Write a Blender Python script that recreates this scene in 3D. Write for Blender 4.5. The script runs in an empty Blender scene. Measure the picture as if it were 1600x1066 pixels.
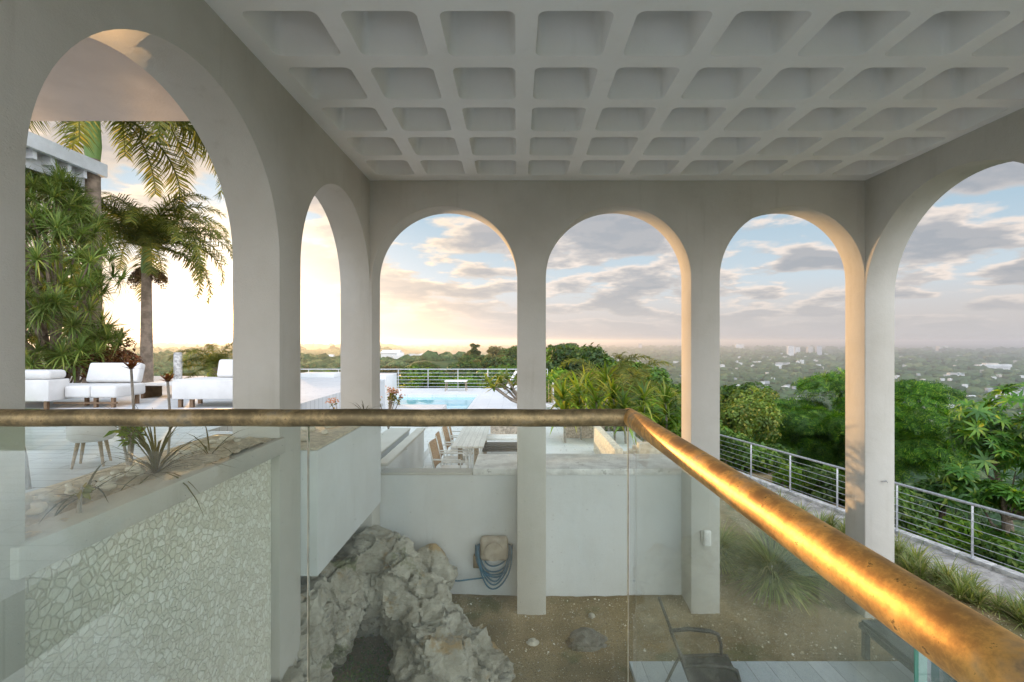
import bpy, bmesh, math, random
import numpy as np
from mathutils import Vector, Matrix, noise as mnoise
R = math.radians
scene = bpy.context.scene
# ------------------------------------------------------------ camera
EZ = 3.8          # eye height above the low courtyard
F = 757.0         # focal length in photo pixels (1600 wide)
CX, CY = 808.0, 533.0
cam_d = bpy.data.cameras.new("camera"); cam = bpy.data.objects.new("camera", cam_d)
scene.collection.objects.link(cam); scene.camera = cam
cam.location = (0, 0, EZ); cam.rotation_euler = (R(90), 0, 0)
cam_d.sensor_width = 36; cam_d.lens = 36*F/1600; cam_d.shift_x = (800-CX)/1600
cam_d.clip_start = .05; cam_d.clip_end = 90000
# ------------------------------------------------------------ light
SUN = Vector((-.583, 1.0, .0430)).normalized()
SUN_EL = math.asin(SUN.z); SUN_AZ = math.atan2(SUN.x, SUN.y)
sun_d = bpy.data.lights.new("sun", 'SUN'); sun = bpy.data.objects.new("sun", sun_d)
scene.collection.objects.link(sun)
sun.rotation_euler = (-SUN).to_track_quat('-Z', 'Y').to_euler()
sun_d.energy = 3.4; sun_d.angle = R(.6); sun_d.color = (1.0, .58, .25)
scene.view_settings.view_transform = 'Standard'; scene.view_settings.look = 'None'
scene.view_settings.exposure = 0.80; scene.view_settings.gamma = 1
scene.view_settings.use_curve_mapping = False
scene.cycles.max_bounces = 10; scene.cycles.diffuse_bounces = 5; scene.cycles.glossy_bounces = 4
scene.cycles.transmission_bounces = 6; scene.cycles.transparent_max_bounces = 16; scene.cycles.volume_bounces = 0
scene.cycles.sample_clamp_indirect = 6; scene.cycles.caustics_reflective = False; scene.cycles.caustics_refractive = False
scene.cycles.use_denoising = True

class NT:
    def __init__(s, tree): s.t = tree; s.n = tree.nodes; s.l = tree.links
    def node(s, kind, ins=None, **kw):
        nd = s.n.new(kind)
        for k, v in kw.items(): setattr(nd, k, v)
        for k, v in (ins or {}).items():
            sock = nd.inputs[k]
            if hasattr(v, 'is_output'): s.l.new(v, sock)
            else: sock.default_value = v
        return nd
    def math(s, op, a, b=0.0, c=None, clamp=False):
        ins = {0: a, 1: b}
        if c is not None: ins[2] = c
        return s.node('ShaderNodeMath', ins, operation=op, use_clamp=clamp).outputs[0]
    def vmath(s, op, a, b=(0, 0, 0), out=0):
        return s.node('ShaderNodeVectorMath', {0: a, 1: b}, operation=op).outputs[out]
    def mapr(s, v, a, b, c=0.0, d=1.0, smooth=True):
        nd = s.node('ShaderNodeMapRange', {'Value': v, 'From Min': a, 'From Max': b, 'To Min': c, 'To Max': d})
        nd.interpolation_type = 'SMOOTHSTEP' if smooth else 'LINEAR'
        return nd.outputs[0]
    def mix(s, f, a, b, blend='MIX'):
        nd = s.n.new('ShaderNodeMix'); nd.data_type = 'RGBA'; nd.blend_type = blend
        for i, v in ((0, f), (6, a), (7, b)):
            if hasattr(v, 'is_output'): s.l.new(v, nd.inputs[i])
            else: nd.inputs[i].default_value = (tuple(v)+(1,))[:4] if isinstance(v, tuple) else v
        return nd.outputs[2]
    def noise(s, vec, scale, detail=4, rough=.5, out='Fac', dist=0):
        ins = {'Scale': scale, 'Detail': detail, 'Roughness': rough, 'Distortion': dist}
        if vec is not None: ins['Vector'] = vec
        return s.node('ShaderNodeTexNoise', ins).outputs[out]
    def ramp(s, f, stops):
        nd = s.node('ShaderNodeValToRGB', {0: f}); cr = nd.color_ramp
        while len(cr.elements) < len(stops): cr.elements.new(.5)
        for e, (p, c) in zip(cr.elements, stops): e.position = p; e.color = (tuple(c)+(1,))[:4]
        return nd.outputs[0]
def world():
    w = bpy.data.worlds.new("World"); scene.world = w; w.use_nodes = True
    t = NT(w.node_tree); w.node_tree.nodes.clear()
    d = t.node('ShaderNodeTexCoord').outputs['Generated']
    sep = t.node('ShaderNodeSeparateXYZ', {0: d}); z = sep.outputs[2]
    sky = t.node('ShaderNodeTexSky', sky_type='NISHITA', sun_disc=False, sun_elevation=SUN_EL, sun_rotation=SUN_AZ, altitude=150, dust_density=1.5)
    base = t.ramp(t.mapr(z, -.02, .6, 0, 1, False), [(0, (.60, .53, .50)), (.08, (.68, .62, .60)), (.22, (.58, .68, .76)), (.5, (.30, .50, .66)), (1, (.12, .28, .50))])
    zc = t.math('ADD', t.math('MAXIMUM', z, 0.0), .17)
    px = t.math('DIVIDE', sep.outputs[0], zc); py = t.math('DIVIDE', sep.outputs[1], zc)
    p = t.node('ShaderNodeCombineXYZ', {0: px, 1: py, 2: z}).outputs[0]
    dotn = t.math('MAXIMUM', t.vmath('DOT_PRODUCT', d, tuple(SUN), out=1), 0.0)
    def cloud(vec):
        return t.noise(vec, 2.1, 10, .52, dist=.0)
    n1 = cloud(t.vmath('ADD', p, (3.1, 7.7, 0)))
    n2 = cloud(t.vmath('ADD', p, (3.1-.03, 7.7-.06, .05)))
    alpha = t.mapr(n1, .41, .49)
    thick = t.mapr(n1, .45, .57)
    edge = t.mapr(t.math('SUBTRACT', n1, n2), -.02, .05)
    lit = t.math('MULTIPLY', t.math('SUBTRACT', 1.0, t.math('MULTIPLY', thick, .85)), t.math('ADD', .45, t.math('MULTIPLY', edge, .75)), clamp=True)
    warm = t.mix(t.mapr(dotn, .82, .99), (.92, .80, .72), (1.1, .86, .60))
    grey = t.mix(t.mapr(dotn, .85, .99), (.33, .36, .41), (.40, .36, .34))
    ccol = t.mix(lit, grey, warm)
    col = t.mix(t.math('MULTIPLY', alpha, .93), base, ccol)
    # low haze band
    col = t.mix(t.mapr(z, .11, .0), col, t.mix(t.mapr(dotn, .88, .996), (.56, .55, .56), (1.25, .84, .48)))
    g1 = t.math('POWER', dotn, 60.0); g2 = t.math('POWER', dotn, 220.0); g3 = t.math('POWER', dotn, 3000.0)
    glow = t.mix(1.0, t.mix(g1, (0, 0, 0), (.60, .50, .36)), t.mix(g2, (0, 0, 0), (3.5, 2.0, .7)), 'ADD')
    glow = t.mix(1.0, glow, t.mix(g3, (0, 0, 0), (60, 36, 12)), 'ADD')
    col = t.mix(1.0, col, glow, 'ADD')
    back = t.mapr(sep.outputs[1], .15, -.25, .56, 4.1)  # sky behind the camera brightened, an added unseen fill for the interior
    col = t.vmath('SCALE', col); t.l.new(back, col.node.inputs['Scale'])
    below = t.mapr(z, 0, -.05)
    col = t.mix(below, col, (.20, .19, .18))
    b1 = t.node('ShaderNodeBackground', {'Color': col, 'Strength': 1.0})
    hs = t.node('ShaderNodeHueSaturation', {'Saturation': .45, 'Color': sky.outputs[0]})
    b2 = t.node('ShaderNodeBackground', {'Color': hs.outputs[0], 'Strength': .02})
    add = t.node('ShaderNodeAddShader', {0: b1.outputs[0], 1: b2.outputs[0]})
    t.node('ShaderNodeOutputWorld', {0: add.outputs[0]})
world()

# ------------------------------------------------------------ helpers
def P(px, py, Y): return Vector(((px-CX)/F*Y, Y, EZ-(py-CY)/F*Y))
MATS = {}
def mat(name, col=(.5, .5, .5), rough=.6, metal=0.0, vary=.12, scale=6, bump=0.0, bscale=40, spec=.4, col2=None, tcoord='Object', bdist=.01, spots=None):
    if name in MATS: return MATS[name]
    m = bpy.data.materials.new(name); m.use_nodes = True; t = NT(m.node_tree); m.node_tree.nodes.clear()
    v = t.node('ShaderNodeTexCoord').outputs[tcoord]
    n = t.noise(v, scale, 5, .6)
    c2 = col2 or tuple(c*(1-vary) for c in col)
    c = t.mix(t.mapr(n, .35, .65), tuple(min(1, x*(1+vary*.5)) for x in col) if not col2 else col, c2)
    if spots:
        c = t.mix(t.mapr(t.noise(v, spots[0], 3, .7), spots[1], spots[1]+.08), c, spots[2])
    b = t.node('ShaderNodeBsdfPrincipled', {'Base Color': c, 'Metallic': metal, 'Specular IOR Level': spec,
               'Roughness': t.mapr(n, .2, .8, max(.02, rough*.85), min(1, rough*1.15))})
    if bump:
        bn = t.node('ShaderNodeBump', {'Height': t.noise(v, bscale, 6, .6), 'Strength': bump, 'Distance': bdist})
        t.l.new(bn.outputs[0], b.inputs['Normal'])
    t.node('ShaderNodeOutputMaterial', {0: b.outputs[0]})
    MATS[name] = m; return m
def leaf_mat(name, c1, c2, c3=None, trans=.35, rough=.5, spec=.3):
    if name in MATS: return MATS[name]
    m = bpy.data.materials.new(name); m.use_nodes = True; t = NT(m.node_tree); m.node_tree.nodes.clear()
    g = t.node('ShaderNodeNewGeometry'); oi = t.node('ShaderNodeObjectInfo')
    r = g.outputs['Random Per Island']
    c = t.ramp(r, [(0, c1), (.75, c2), (1, c3 or c2)])
    tc = t.node('ShaderNodeTexCoord').outputs['Object']
    big = t.mapr(t.noise(tc, .8, 2, .5), .3, .7, .6, 1.35)
    big = t.math('MULTIPLY', big, t.mapr(oi.outputs['Random'], 0, 1, .75, 1.25, False))
    c = t.vmath('SCALE', c); t.l.new(big, c.node.inputs['Scale'])
    p = t.node('ShaderNodeBsdfPrincipled', {'Base Color': c, 'Roughness': rough, 'Specular IOR Level': spec})
    tr = t.node('ShaderNodeBsdfTranslucent', {'Color': t.vmath('MULTIPLY', c, (1.6, 1.5, .55))})
    mx = t.node('ShaderNodeMixShader', {0: trans, 1: p.outputs[0], 2: tr.outputs[0]})
    t.node('ShaderNodeOutputMaterial', {0: mx.outputs[0]})
    MATS[name] = m; return m
def link(o, parent=None):
    scene.collection.objects.link(o)
    if parent: o.parent = parent
    return o
def tag(o, label=None, cat=None, group=None, kind=None):
    if label: o['label'] = label
    if cat: o['category'] = cat
    if group: o['group'] = group
    if kind: o['kind'] = kind
    return o
def empty(name, loc=(0, 0, 0), rz=0, label=None, cat=None, group=None):
    o = bpy.data.objects.new(name, None); link(o); o.location = loc; o.rotation_euler = (0, 0, rz)
    o.empty_display_size = .2
    return tag(o, label, cat, group)
def copy_tree(o, parent=None):
    c = o.copy(); scene.collection.objects.link(c)
    if parent: c.parent = parent
    for ch in [x for x in bpy.data.objects if x.parent == o]: copy_tree(ch, c)
    return c
class MB:
    def __init__(s): s.v = []; s.f = []
    def add(s, vs, fs):
        k = len(s.v); s.v += [tuple(x) for x in vs]; s.f += [tuple(i+k for i in f) for f in fs]; return s
    def box(s, x0, x1, y0, y1, z0, z1, M=None):
        vs = [Vector((x, y, z)) for x in (x0, x1) for y in (y0, y1) for z in (z0, z1)]
        if M is not None: vs = [M @ q for q in vs]
        return s.add(vs, [(0, 1, 3, 2), (4, 6, 7, 5), (0, 4, 5, 1), (2, 3, 7, 6), (0, 2, 6, 4), (1, 5, 7, 3)])
    def bar(s, a, b, w, h=None, up=(0, 0, 1)):
        a = Vector(a); b = Vector(b); h = h or w; d = (b-a).normalized(); u = Vector(up)
        if abs(d.dot(u)) > .95: u = Vector((1, 0, 0))
        sx = d.cross(u).normalized(); uy = sx.cross(d)
        vs = [q+sx*i*w/2+uy*j*h/2 for q in (a, b) for i, j in ((-1, -1), (1, -1), (1, 1), (-1, 1))]
        return s.add(vs, [(0, 3, 2, 1), (4, 5, 6, 7), (0, 1, 5, 4), (1, 2, 6, 5), (2, 3, 7, 6), (3, 0, 4, 7)])
    def tube(s, pts, r, n=8, caps=True):
        pts = [Vector(q) for q in pts]; m = len(pts); rs = r if isinstance(r, (list, tuple)) else [r]*m
        vs = []; up = None
        for i, q in enumerate(pts):
            d = (pts[min(i+1, m-1)]-pts[max(i-1, 0)])
            d = d.normalized() if d.length > 1e-9 else Vector((0, 0, 1))
            if up is None: up = Vector((0, 0, 1)) if abs(d.z) < .9 else Vector((1, 0, 0))
            sx = d.cross(up)
            if sx.length < 1e-4: sx = d.cross(Vector((0, 1, 0)))
            sx.normalize(); uy = sx.cross(d).normalized(); up = uy
            for k in range(n):
                a = 2*math.pi*k/n; vs.append(q+sx*math.cos(a)*rs[i]+uy*math.sin(a)*rs[i])
        fs = [(i*n+k, i*n+(k+1) % n, (i+1)*n+(k+1) % n, (i+1)*n+k) for i in range(m-1) for k in range(n)]
        if caps: fs += [tuple(range(n-1, -1, -1)), tuple((m-1)*n+k for k in range(n))]
        return s.add(vs, fs)
    def lathe(s, prof, c=(0, 0, 0), n=20):
        vs = []; c = Vector(c)
        for r, z in prof:
            for k in range(n):
                a = 2*math.pi*k/n; vs.append(c+Vector((r*math.cos(a), r*math.sin(a), z)))
        m = len(prof)
        fs = [(i*n+k, i*n+(k+1) % n, (i+1)*n+(k+1) % n, (i+1)*n+k) for i in range(m-1) for k in range(n)]
        fs += [tuple(range(n-1, -1, -1)), tuple((m-1)*n+k for k in range(n))]
        return s.add(vs, fs)
    def build(s, name, m, parent=None, bevel=0, smooth=None, seg=2, merge=False):
        me = bpy.data.meshes.new(name); me.from_pydata(s.v, [], s.f); me.update()
        bm = bmesh.new(); bm.from_mesh(me)
        if merge: bmesh.ops.remove_doubles(bm, verts=bm.verts, dist=1e-5)
        bmesh.ops.recalc_face_normals(bm, faces=bm.faces)
        if bevel: bmesh.ops.bevel(bm, geom=[e for e in bm.edges if len(e.link_faces) == 2 and e.calc_face_angle(0) > .6], offset=bevel, segments=seg, affect='EDGES', profile=.5, clamp_overlap=True)
        bm.to_mesh(me); bm.free()
        if smooth or (bevel and smooth is None):
            me.polygons.foreach_set('use_smooth', [True]*len(me.polygons)); me.set_sharp_from_angle(angle=smooth or .6)
        me.materials.append(m)
        return link(bpy.data.objects.new(name, me), parent)
def np_mesh(name, V, Fq, m, smooth=False):
    """V (n,3) array, Fq (k,4) or (k,3) int array"""
    me = bpy.data.meshes.new(name); k, w = Fq.shape
    me.vertices.add(len(V)); me.vertices.foreach_set('co', np.asarray(V, np.float32).ravel())
    me.loops.add(k*w); me.loops.foreach_set('vertex_index', Fq.astype(np.int32).ravel())
    me.polygons.add(k); me.polygons.foreach_set('loop_start', np.arange(0, k*w, w, dtype=np.int32))
    if smooth: me.polygons.foreach_set('use_smooth', np.ones(k, bool))
    me.materials.append(m); me.update(calc_edges=True); return me
# ------------------------------------------------------------ architecture materials
def stucco(name, col, streak=.2, bump=.35):
    m = bpy.data.materials.new(name); m.use_nodes = True; t = NT(m.node_tree); m.node_tree.nodes.clear()
    v = t.node('ShaderNodeTexCoord').outputs['Object']
    a = t.noise(v, 1.3, 6, .6); mp = t.node('ShaderNodeMapping', {'Vector': v, 'Scale': (5, 5, .35)}).outputs[0]
    b = t.noise(mp, 1.6, 5, .65)
    f = t.math('ADD', t.mapr(a, .35, .75, 0, .5), t.mapr(b, .55, .8, 0, .5))
    c = t.mix(t.math('MULTIPLY', f, streak*4, clamp=True), col, tuple(x*y for x, y in zip(col, (.72, .70, .65))))
    spk = t.mapr(t.noise(v, 34, 3, .7), .69, .74)
    c = t.mix(t.math('MULTIPLY', spk, .25), c, (.30, .28, .24))
    h = t.math('ADD', t.noise(v, 120, 4, .7), t.math('MULTIPLY', t.noise(v, 9, 4, .6), 1.6))
    bn = t.node('ShaderNodeBump', {'Height': h, 'Strength': bump, 'Distance': .012})
    p = t.node('ShaderNodeBsdfPrincipled', {'Base Color': c, 'Roughness': .82, 'Specular IOR Level': .25, 'Normal': bn.outputs[0]})
    t.node('ShaderNodeOutputMaterial', {0: p.outputs[0]}); MATS[name] = m; return m
WALL = stucco('stucco', (.55, .53, .475)); CEIL = stucco('ceiling_paint', (.82, .82, .795), .09, .25)
LOWW = stucco('parapet_stucco', (.66, .67, .66), .14, .3)
def mosaic():
    m = bpy.data.materials.new('crazy_stone'); m.use_nodes = True; t = NT(m.node_tree); m.node_tree.nodes.clear()
    v = t.node('ShaderNodeTexCoord').outputs['Object']
    w = t.vmath('ADD', v, t.vmath('SCALE', t.vmath('SUBTRACT', t.noise(v, 14, 3, .6, 'Color'), (.5, .5, .5))))
    w.node.inputs[0].links[0].from_node
    sc = w.node.inputs[1].links[0].from_node; sc.inputs['Scale'].default_value = .022
    w = t.vmath('MULTIPLY', w, (0, 1, 1))
    vo = t.node('ShaderNodeTexVoronoi', {'Vector': w, 'Scale': 23.0, 'Randomness': 1.0}, feature='DISTANCE_TO_EDGE').outputs['Distance']
    vc = t.node('ShaderNodeTexVoronoi', {'Vector': w, 'Scale': 23.0, 'Randomness': 1.0}, feature='F1').outputs['Color']
    r = t.node('ShaderNodeSeparateXYZ', {0: vc}).outputs[0]
    stone = t.ramp(r, [(0, (.74, .72, .60)), (.5, (.83, .81, .70)), (1, (.90, .89, .80))])
    stone = t.mix(t.mapr(t.noise(v, 60, 4, .7), .45, .7, 0, .4), stone, (.50, .46, .32))
    g = t.mapr(vo, .015, .05)
    gc = t.mix(t.noise(v, 3, 3), (.56, .53, .42), (.72, .69, .57))
    c = t.mix(g, gc, stone)
    h = t.math('ADD', t.mapr(vo, .0, .12), t.math('MULTIPLY', t.noise(v, 80, 4, .6), .18)); h = t.math('ADD', h, t.math('MULTIPLY', r, .5))
    bn = t.node('ShaderNodeBump', {'Height': h, 'Strength': .6, 'Distance': .012})
    p = t.node('ShaderNodeBsdfPrincipled', {'Base Color': c, 'Roughness': .8, 'Specular IOR Level': .25, 'Normal': bn.outputs[0]})
    t.node('ShaderNodeOutputMaterial', {0: p.outputs[0]}); return m
MOSAIC = mosaic()
def planks(name, c1, c2, L=1.2, W=.2, gap=(.25, .26, .27), rot=0, rough=.5, mort=.004):
    m = bpy.data.materials.new(name); m.use_nodes = True; t = NT(m.node_tree); m.node_tree.nodes.clear()
    v = t.node('ShaderNodeTexCoord').outputs['Object']
    v = t.node('ShaderNodeMapping', {'Vector': v, 'Rotation': (0, 0, rot)}).outputs[0]
    br = t.node('ShaderNodeTexBrick', {'Vector': v, 'Color1': c1+(1,), 'Color2': c2+(1,), 'Mortar': gap+(1,), 'Scale': 1.0, 'Mortar Size': mort, 'Brick Width': L, 'Row Height': W, 'Bias': 0.0})
    gr = t.noise(t.vmath('MULTIPLY', v, (2.5, 34, 1)), 1.0, 6, .65)
    c = t.mix(t.mapr(gr, .35, .7, 0, .45), br.outputs['Color'], tuple(x*.72 for x in c2))
    c = t.mix(t.mapr(t.noise(v, .8, 4, .6), .5, .8, 0, .35), c, tuple(x*.6 for x in c2))
    bn = t.node('ShaderNodeBump', {'Height': t.math('SUBTRACT', gr, t.math('MULTIPLY', br.outputs['Fac'], 3.0)), 'Strength': .2, 'Distance': .004})
    p = t.node('ShaderNodeBsdfPrincipled', {'Base Color': c, 'Roughness': rough, 'Specular IOR Level': .4, 'Normal': bn.outputs[0]})
    t.node('ShaderNodeOutputMaterial', {0: p.outputs[0]}); return m
# ------------------------------------------------------------ the loggia
XL, XR, YB, T = -2.02, 4.77, 6.64, .40
CZ = EZ+2.2
def arch_wall(name, m, u0, u1, z0, z1, arches, t0, t1, axis, parent, n=40):
    """wall in the plane of u/z; arches (a, b, spring z); t0..t1 = thickness range along the other axis"""
    polys = []; cur = u0; ps = None
    rnd = random.Random(5)
    for a, b, sp in arches:
        c = (a+b)/2; r = (b-a)/2
        col = [(cur, z0), (a, z0), (a, sp), (a, z1), (cur, z1)] + ([(cur, ps)] if ps is not None else [])
        if a-cur > 1e-4: polys.append(col)
        pts = [(c-r*math.cos(math.pi*i/n), sp+r*math.sin(math.pi*i/n)) for i in range(n+1)]
        pts[0] = (a, sp); pts[-1] = (b, sp)
        for i in range(n):
            p, q = pts[i], pts[i+1]; polys.append([p, q, (q[0], z1), (p[0], z1)])
        cur = b; ps = sp
    if u1-cur > 1e-4: polys.append([(cur, z0), (u1, z0), (u1, z1), (cur, z1)] + ([(cur, ps)] if ps is not None else []))
    idx = {}; V = []
    def vi(p):
        k = (round(p[0], 5), round(p[1], 5))
        if k not in idx: idx[k] = len(V); V.append(k)
        return idx[k]
    F_ = [[vi(p) for p in q] for q in polys]; N = len(V)
    def m3(k, t): return (k[0], t, k[1]) if axis == 'x' else (t, k[0], k[1])
    vs = [m3(k, t0) for k in V]+[m3(k, t1) for k in V]
    cnt = {}
    for f in F_:
        for i in range(len(f)):
            e = (f[i], f[(i+1) % len(f)]); kk = tuple(sorted(e)); cnt.setdefault(kk, []).append(e)
    fs = [tuple(f) for f in F_]+[tuple(i+N for i in reversed(f)) for f in F_]
    fs += [(e[0][1], e[0][0], e[0][0]+N, e[0][1]+N) for e in cnt.values() if len(e) == 1]
    mb = MB(); mb.add(vs, fs)
    bm = bmesh.new(); me = bpy.data.meshes.new(name); me.from_pydata(mb.v, [], mb.f); bm.from_mesh(me)
    bmesh.ops.recalc_face_normals(bm, faces=bm.faces)
    es = [e for e in bm.edges if len(e.link_faces) == 2 and e.calc_face_angle(0) > .9]
    bmesh.ops.bevel(bm, geom=es, offset=.008, segments=2, affect='EDGES', profile=.5, clamp_overlap=True)
    bm.to_mesh(me); bm.free()
    me.polygons.foreach_set('use_smooth', [True]*len(me.polygons)); me.set_sharp_from_angle(angle=.5)
    me.materials.append(m); return link(bpy.data.objects.new(name, me), parent)
loggia = empty('arched_loggia', (0, 0, 0), label='covered loggia with white stucco arches under a coffered waffle ceiling', cat='building')
SPL = EZ+.70
arch_wall('arcade_wall', WALL, -2.6, YB, 0, CZ, [(-.55, 1.59, SPL), (1.99, 4.12, SPL), (4.52, YB-.003, EZ+.70)], XL, XL-T, 'y', loggia)
arch_wall('arcade_wall', WALL, XL-T, XR+T, -.02, CZ, [(-1.99, 0, EZ+.855), (.395, 2.385, EZ+.855), (2.78, 4.765, EZ+.855)], YB, YB+T, 'x', loggia)
arch_wall('arcade_wall', WALL, -2.6, YB, -.03, CZ, [(-1.4, 1.2, EZ+.57), (1.6, 3.58, EZ+.8), (3.98, YB-.003, EZ+.57)], XR, XR+T, 'y', loggia)
def waffle():
    mb = MB(); s = .667; op = .513/2; dep = .40; tp = .03; rc = .06; nn = 5
    ox, oy = .065-3*s, 6.487-13*s
    def loop(cx, cy, h, r, z):
        o = []
        for q, (sx, sy) in enumerate(((1, 1), (-1, 1), (-1, -1), (1, -1))):
            for k in range(nn+1):
                a = math.pi/2*(q+k/nn); o.append((cx+sx*(h-r)+r*math.cos(a), cy+sy*(h-r)+r*math.sin(a), z))
        return o
    for i in range(10):
        for j in range(13):
            cx, cy = ox+s*(i+.5), oy+s*(j+.5); k = nn+1
            L = loop(cx, cy, op, rc, CZ); L1 = loop(cx, cy, op-.004, rc, CZ+.012); L2 = loop(cx, cy, op-tp, rc, CZ+dep)
            C = [(cx+a*s/2, cy+b*s/2, CZ) for a, b in ((1, 1), (-1, 1), (-1, -1), (1, -1))]
            n = len(L); base = 4
            vs = C+L+L1+L2; fs = []
            for q in range(4):
                for a in range(nn): fs.append((q, 4+q*k+a+1, 4+q*k+a))
                fs.append((q, (q+1) % 4, 4+((q+1) % 4)*k, 4+q*k+nn))
            for a in range(n):
                b = (a+1) % n
                fs.append((4+a, 4+b, 4+n+b, 4+n+a)); fs.append((4+n+a, 4+n+b, 4+2*n+b, 4+2*n+a))
            fs.append(tuple(range(4+2*n, 4+3*n)))
            mb.add(vs, fs)
    x0, x1, y0, y1 = ox, ox+10*s, oy, oy+13*s
    for a, b, c, d in ((XL-.1, x0, y0, YB+.1), (x1, XR+.1, y0, YB+.1), (x0, x1, y1, YB+.1)):
        mb.add([(a, c, CZ), (b, c, CZ), (b, d, CZ), (a, d, CZ)], [(0, 1, 2, 3)])
    o = mb.build('coffered_ceiling', CEIL, loggia, merge=True, smooth=.5)
    return o
waffle()
MB().box(XL-T-.3, XR+T+.3, -2.9, YB+T+.3, CZ+.46, CZ+.8).build('roof_slab', WALL, loggia)
# upper floor where the photographer stands
FLOORT = planks('wood_look_tile', (.74, .75, .74), (.78, .79, .78))
MB().box(XL+.005, XR-.01, -7, -.1, EZ-1.55, EZ-1.33).build('balcony_floor', FLOORT, loggia)  # unseen rear stretch, lengthened and whitened to bounce light onto the ceiling
MB().box(XL+.005, .46, -.1, 1.74, EZ-1.55, EZ-1.33).build('balcony_floor', FLOORT, loggia)
# left side: recessed stone panel, beam and soil trough between two pillars
BT = EZ-.823
tr = empty('stone_clad_planter', (XL, 3.05, 0), label='planter wall clad in cream crazy-paved stone with white beam under the big left arch', cat='planter')
MB().box(-.40, -.07, -1.055, 1.065, 0, BT-.06).build('stone_panel', MOSAIC, tr)
o = MB().box(-.16, .035, -1.12, 1.10, BT-.132, BT).build('beam', WALL, tr, bevel=.008)
SAND = mat('sandy_render', (.74, .64, .48), .9, vary=.2, scale=14, bump=1.0, bscale=60, bdist=.03, spots=(26, .62, (.42, .33, .22)))
def soil(name, x0, x1, y0, y1, zf, m, parent, step=.02, amp=.012, seed=0):
    nx = max(2, int((x1-x0)/step)); ny = max(2, int((y1-y0)/step))
    V = []; 
    for j in range(ny+1):
        for i in range(nx+1):
            x = x0+(x1-x0)*i/nx; y = y0+(y1-y0)*j/ny
            V.append((x, y, zf(x, y)+amp*(mnoise.noise(Vector((x*14+seed, y*14, 0)))+.6*mnoise.noise(Vector((x*38, y*38, seed))))))
    idx = np.arange((nx+1)*(ny+1)).reshape(ny+1, nx+1)
    Fq = np.stack([idx[:-1, :-1], idx[:-1, 1:], idx[1:, 1:], idx[1:, :-1]], -1).reshape(-1, 4)
    me = np_mesh(name, np.array(V), Fq, m, True); return link(bpy.data.objects.new(name, me), parent)
soil('soil', -.42, -.01, -1.055, 1.065, lambda x, y: BT+.0+.02*math.sin(y*3), SAND, tr, .018, .02)
o = MB().box(-.62, -.405, -1.2, 1.2, BT-.60, BT+.012).build('outer_curb', SAND, tr, bevel=.02, seg=3)
# second planter box between the next two pillars, standing slightly proud
bx = empty('planter_box', (XL, 5.6, EZ-2.2), label='smooth white box planter with sandy top between left rear pillars above the rock', cat='planter')
MB().box(-.42, .157, -1.075, 1.03, 0, 1.175).build('box_wall', LOWW, bx, bevel=.008)
MB().box(-.41, .150, -1.068, 1.03, 1.176, 1.20).build('rim', SAND, bx, bevel=.006)
# strip of wall under the window side / sill pillars
# ------------------------------------------------------------ railing
def brass(name='patinated_brass', ca=(.44, .25, .09), cb=(.86, .52, .16), cc=(.50, .38, .26)):
    m = bpy.data.materials.new(name); m.use_nodes = True; t = NT(m.node_tree); m.node_tree.nodes.clear()
    v = t.node('ShaderNodeTexCoord').outputs['Object']
    n = t.noise(v, 5, 7, .72); n2 = t.noise(v, 46, 5, .75)
    f = t.mapr(t.math('ADD', t.math('MULTIPLY', n, .65), t.math('MULTIPLY', n2, .35)), .42, .60)
    c = t.mix(f, ca, cb)
    c = t.mix(t.mapr(t.noise(v, 5, 5, .7), .52, .66, 0, .8), c, cc)
    c = t.mix(t.mapr(n2, .62, .68, 0, .8), c, (.08, .05, .03))
    c = t.mix(t.mapr(n, .57, .66, 0, .7), c, tuple(x*.45 for x in cc))
    bn = t.node('ShaderNodeBump', {'Height': n2, 'Strength': .10, 'Distance': .002})
    p = t.node('ShaderNodeBsdfPrincipled', {'Base Color': c, 'Metallic': .85, 'Roughness': t.mapr(n, .3, .7, .46, .62), 'Normal': bn.outputs[0]})
    t.node('ShaderNodeOutputMaterial', {0: p.outputs[0]}); return m
def glass(name, tint, dust, dustcol):
    m = bpy.data.materials.new(name); m.use_nodes = True; t = NT(m.node_tree); m.node_tree.nodes.clear()
    v = t.node('ShaderNodeTexCoord').outputs['Object']
    tr_ = t.node('ShaderNodeBsdfTransparent', {'Color': tint+(1,)})
    gl = t.node('ShaderNodeBsdfGlossy', {'Color': (1, 1, 1, 1), 'Roughness': .02})
    df = t.node('ShaderNodeBsdfDiffuse', {'Color': dustcol+(1,)}); tl = t.node('ShaderNodeBsdfTranslucent', {'Color': dustcol+(1,)})
    dd = t.node('ShaderNodeMixShader', {0: .6, 1: df.outputs[0], 2: tl.outputs[0]})
    fr = t.node('ShaderNodeFresnel', {'IOR': 1.4}).outputs[0]
    spk = t.mapr(t.noise(v, 95, 2, .6), .72, .78, 0, .4)
    sm = t.mapr(t.noise(t.vmath('MULTIPLY', v, (3, 3, .6)), 2.2, 5, .6), .3, .75, dust*.5, dust*1.5)
    a = t.node('ShaderNodeMixShader', {0: t.math('ADD', spk, sm, clamp=True), 1: tr_.outputs[0], 2: dd.outputs[0]})
    b = t.node('ShaderNodeMixShader', {0: t.math('MULTIPLY', fr, .30, clamp=True), 1: a.outputs[0], 2: gl.outputs[0]})
    t.node('ShaderNodeOutputMaterial', {0: b.outputs[0]}); return m
BRASS = brass(); GLASS = glass('dusty_glass', (.935, .975, .95), .022, (.75, .82, .76)); GEDGE = mat('glass_edge', (.10, .30, .22), .15, vary=.3)
RY, RX, RH, RR = 1.68, .393, EZ-.266, .030
rail = empty('glass_balustrade', (RX, RY, EZ-1.33), label='glass balustrade with weathered brass tube handrail turning a corner', cat='railing')
b0 = Vector((RX, RY, EZ-1.33))
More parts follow.
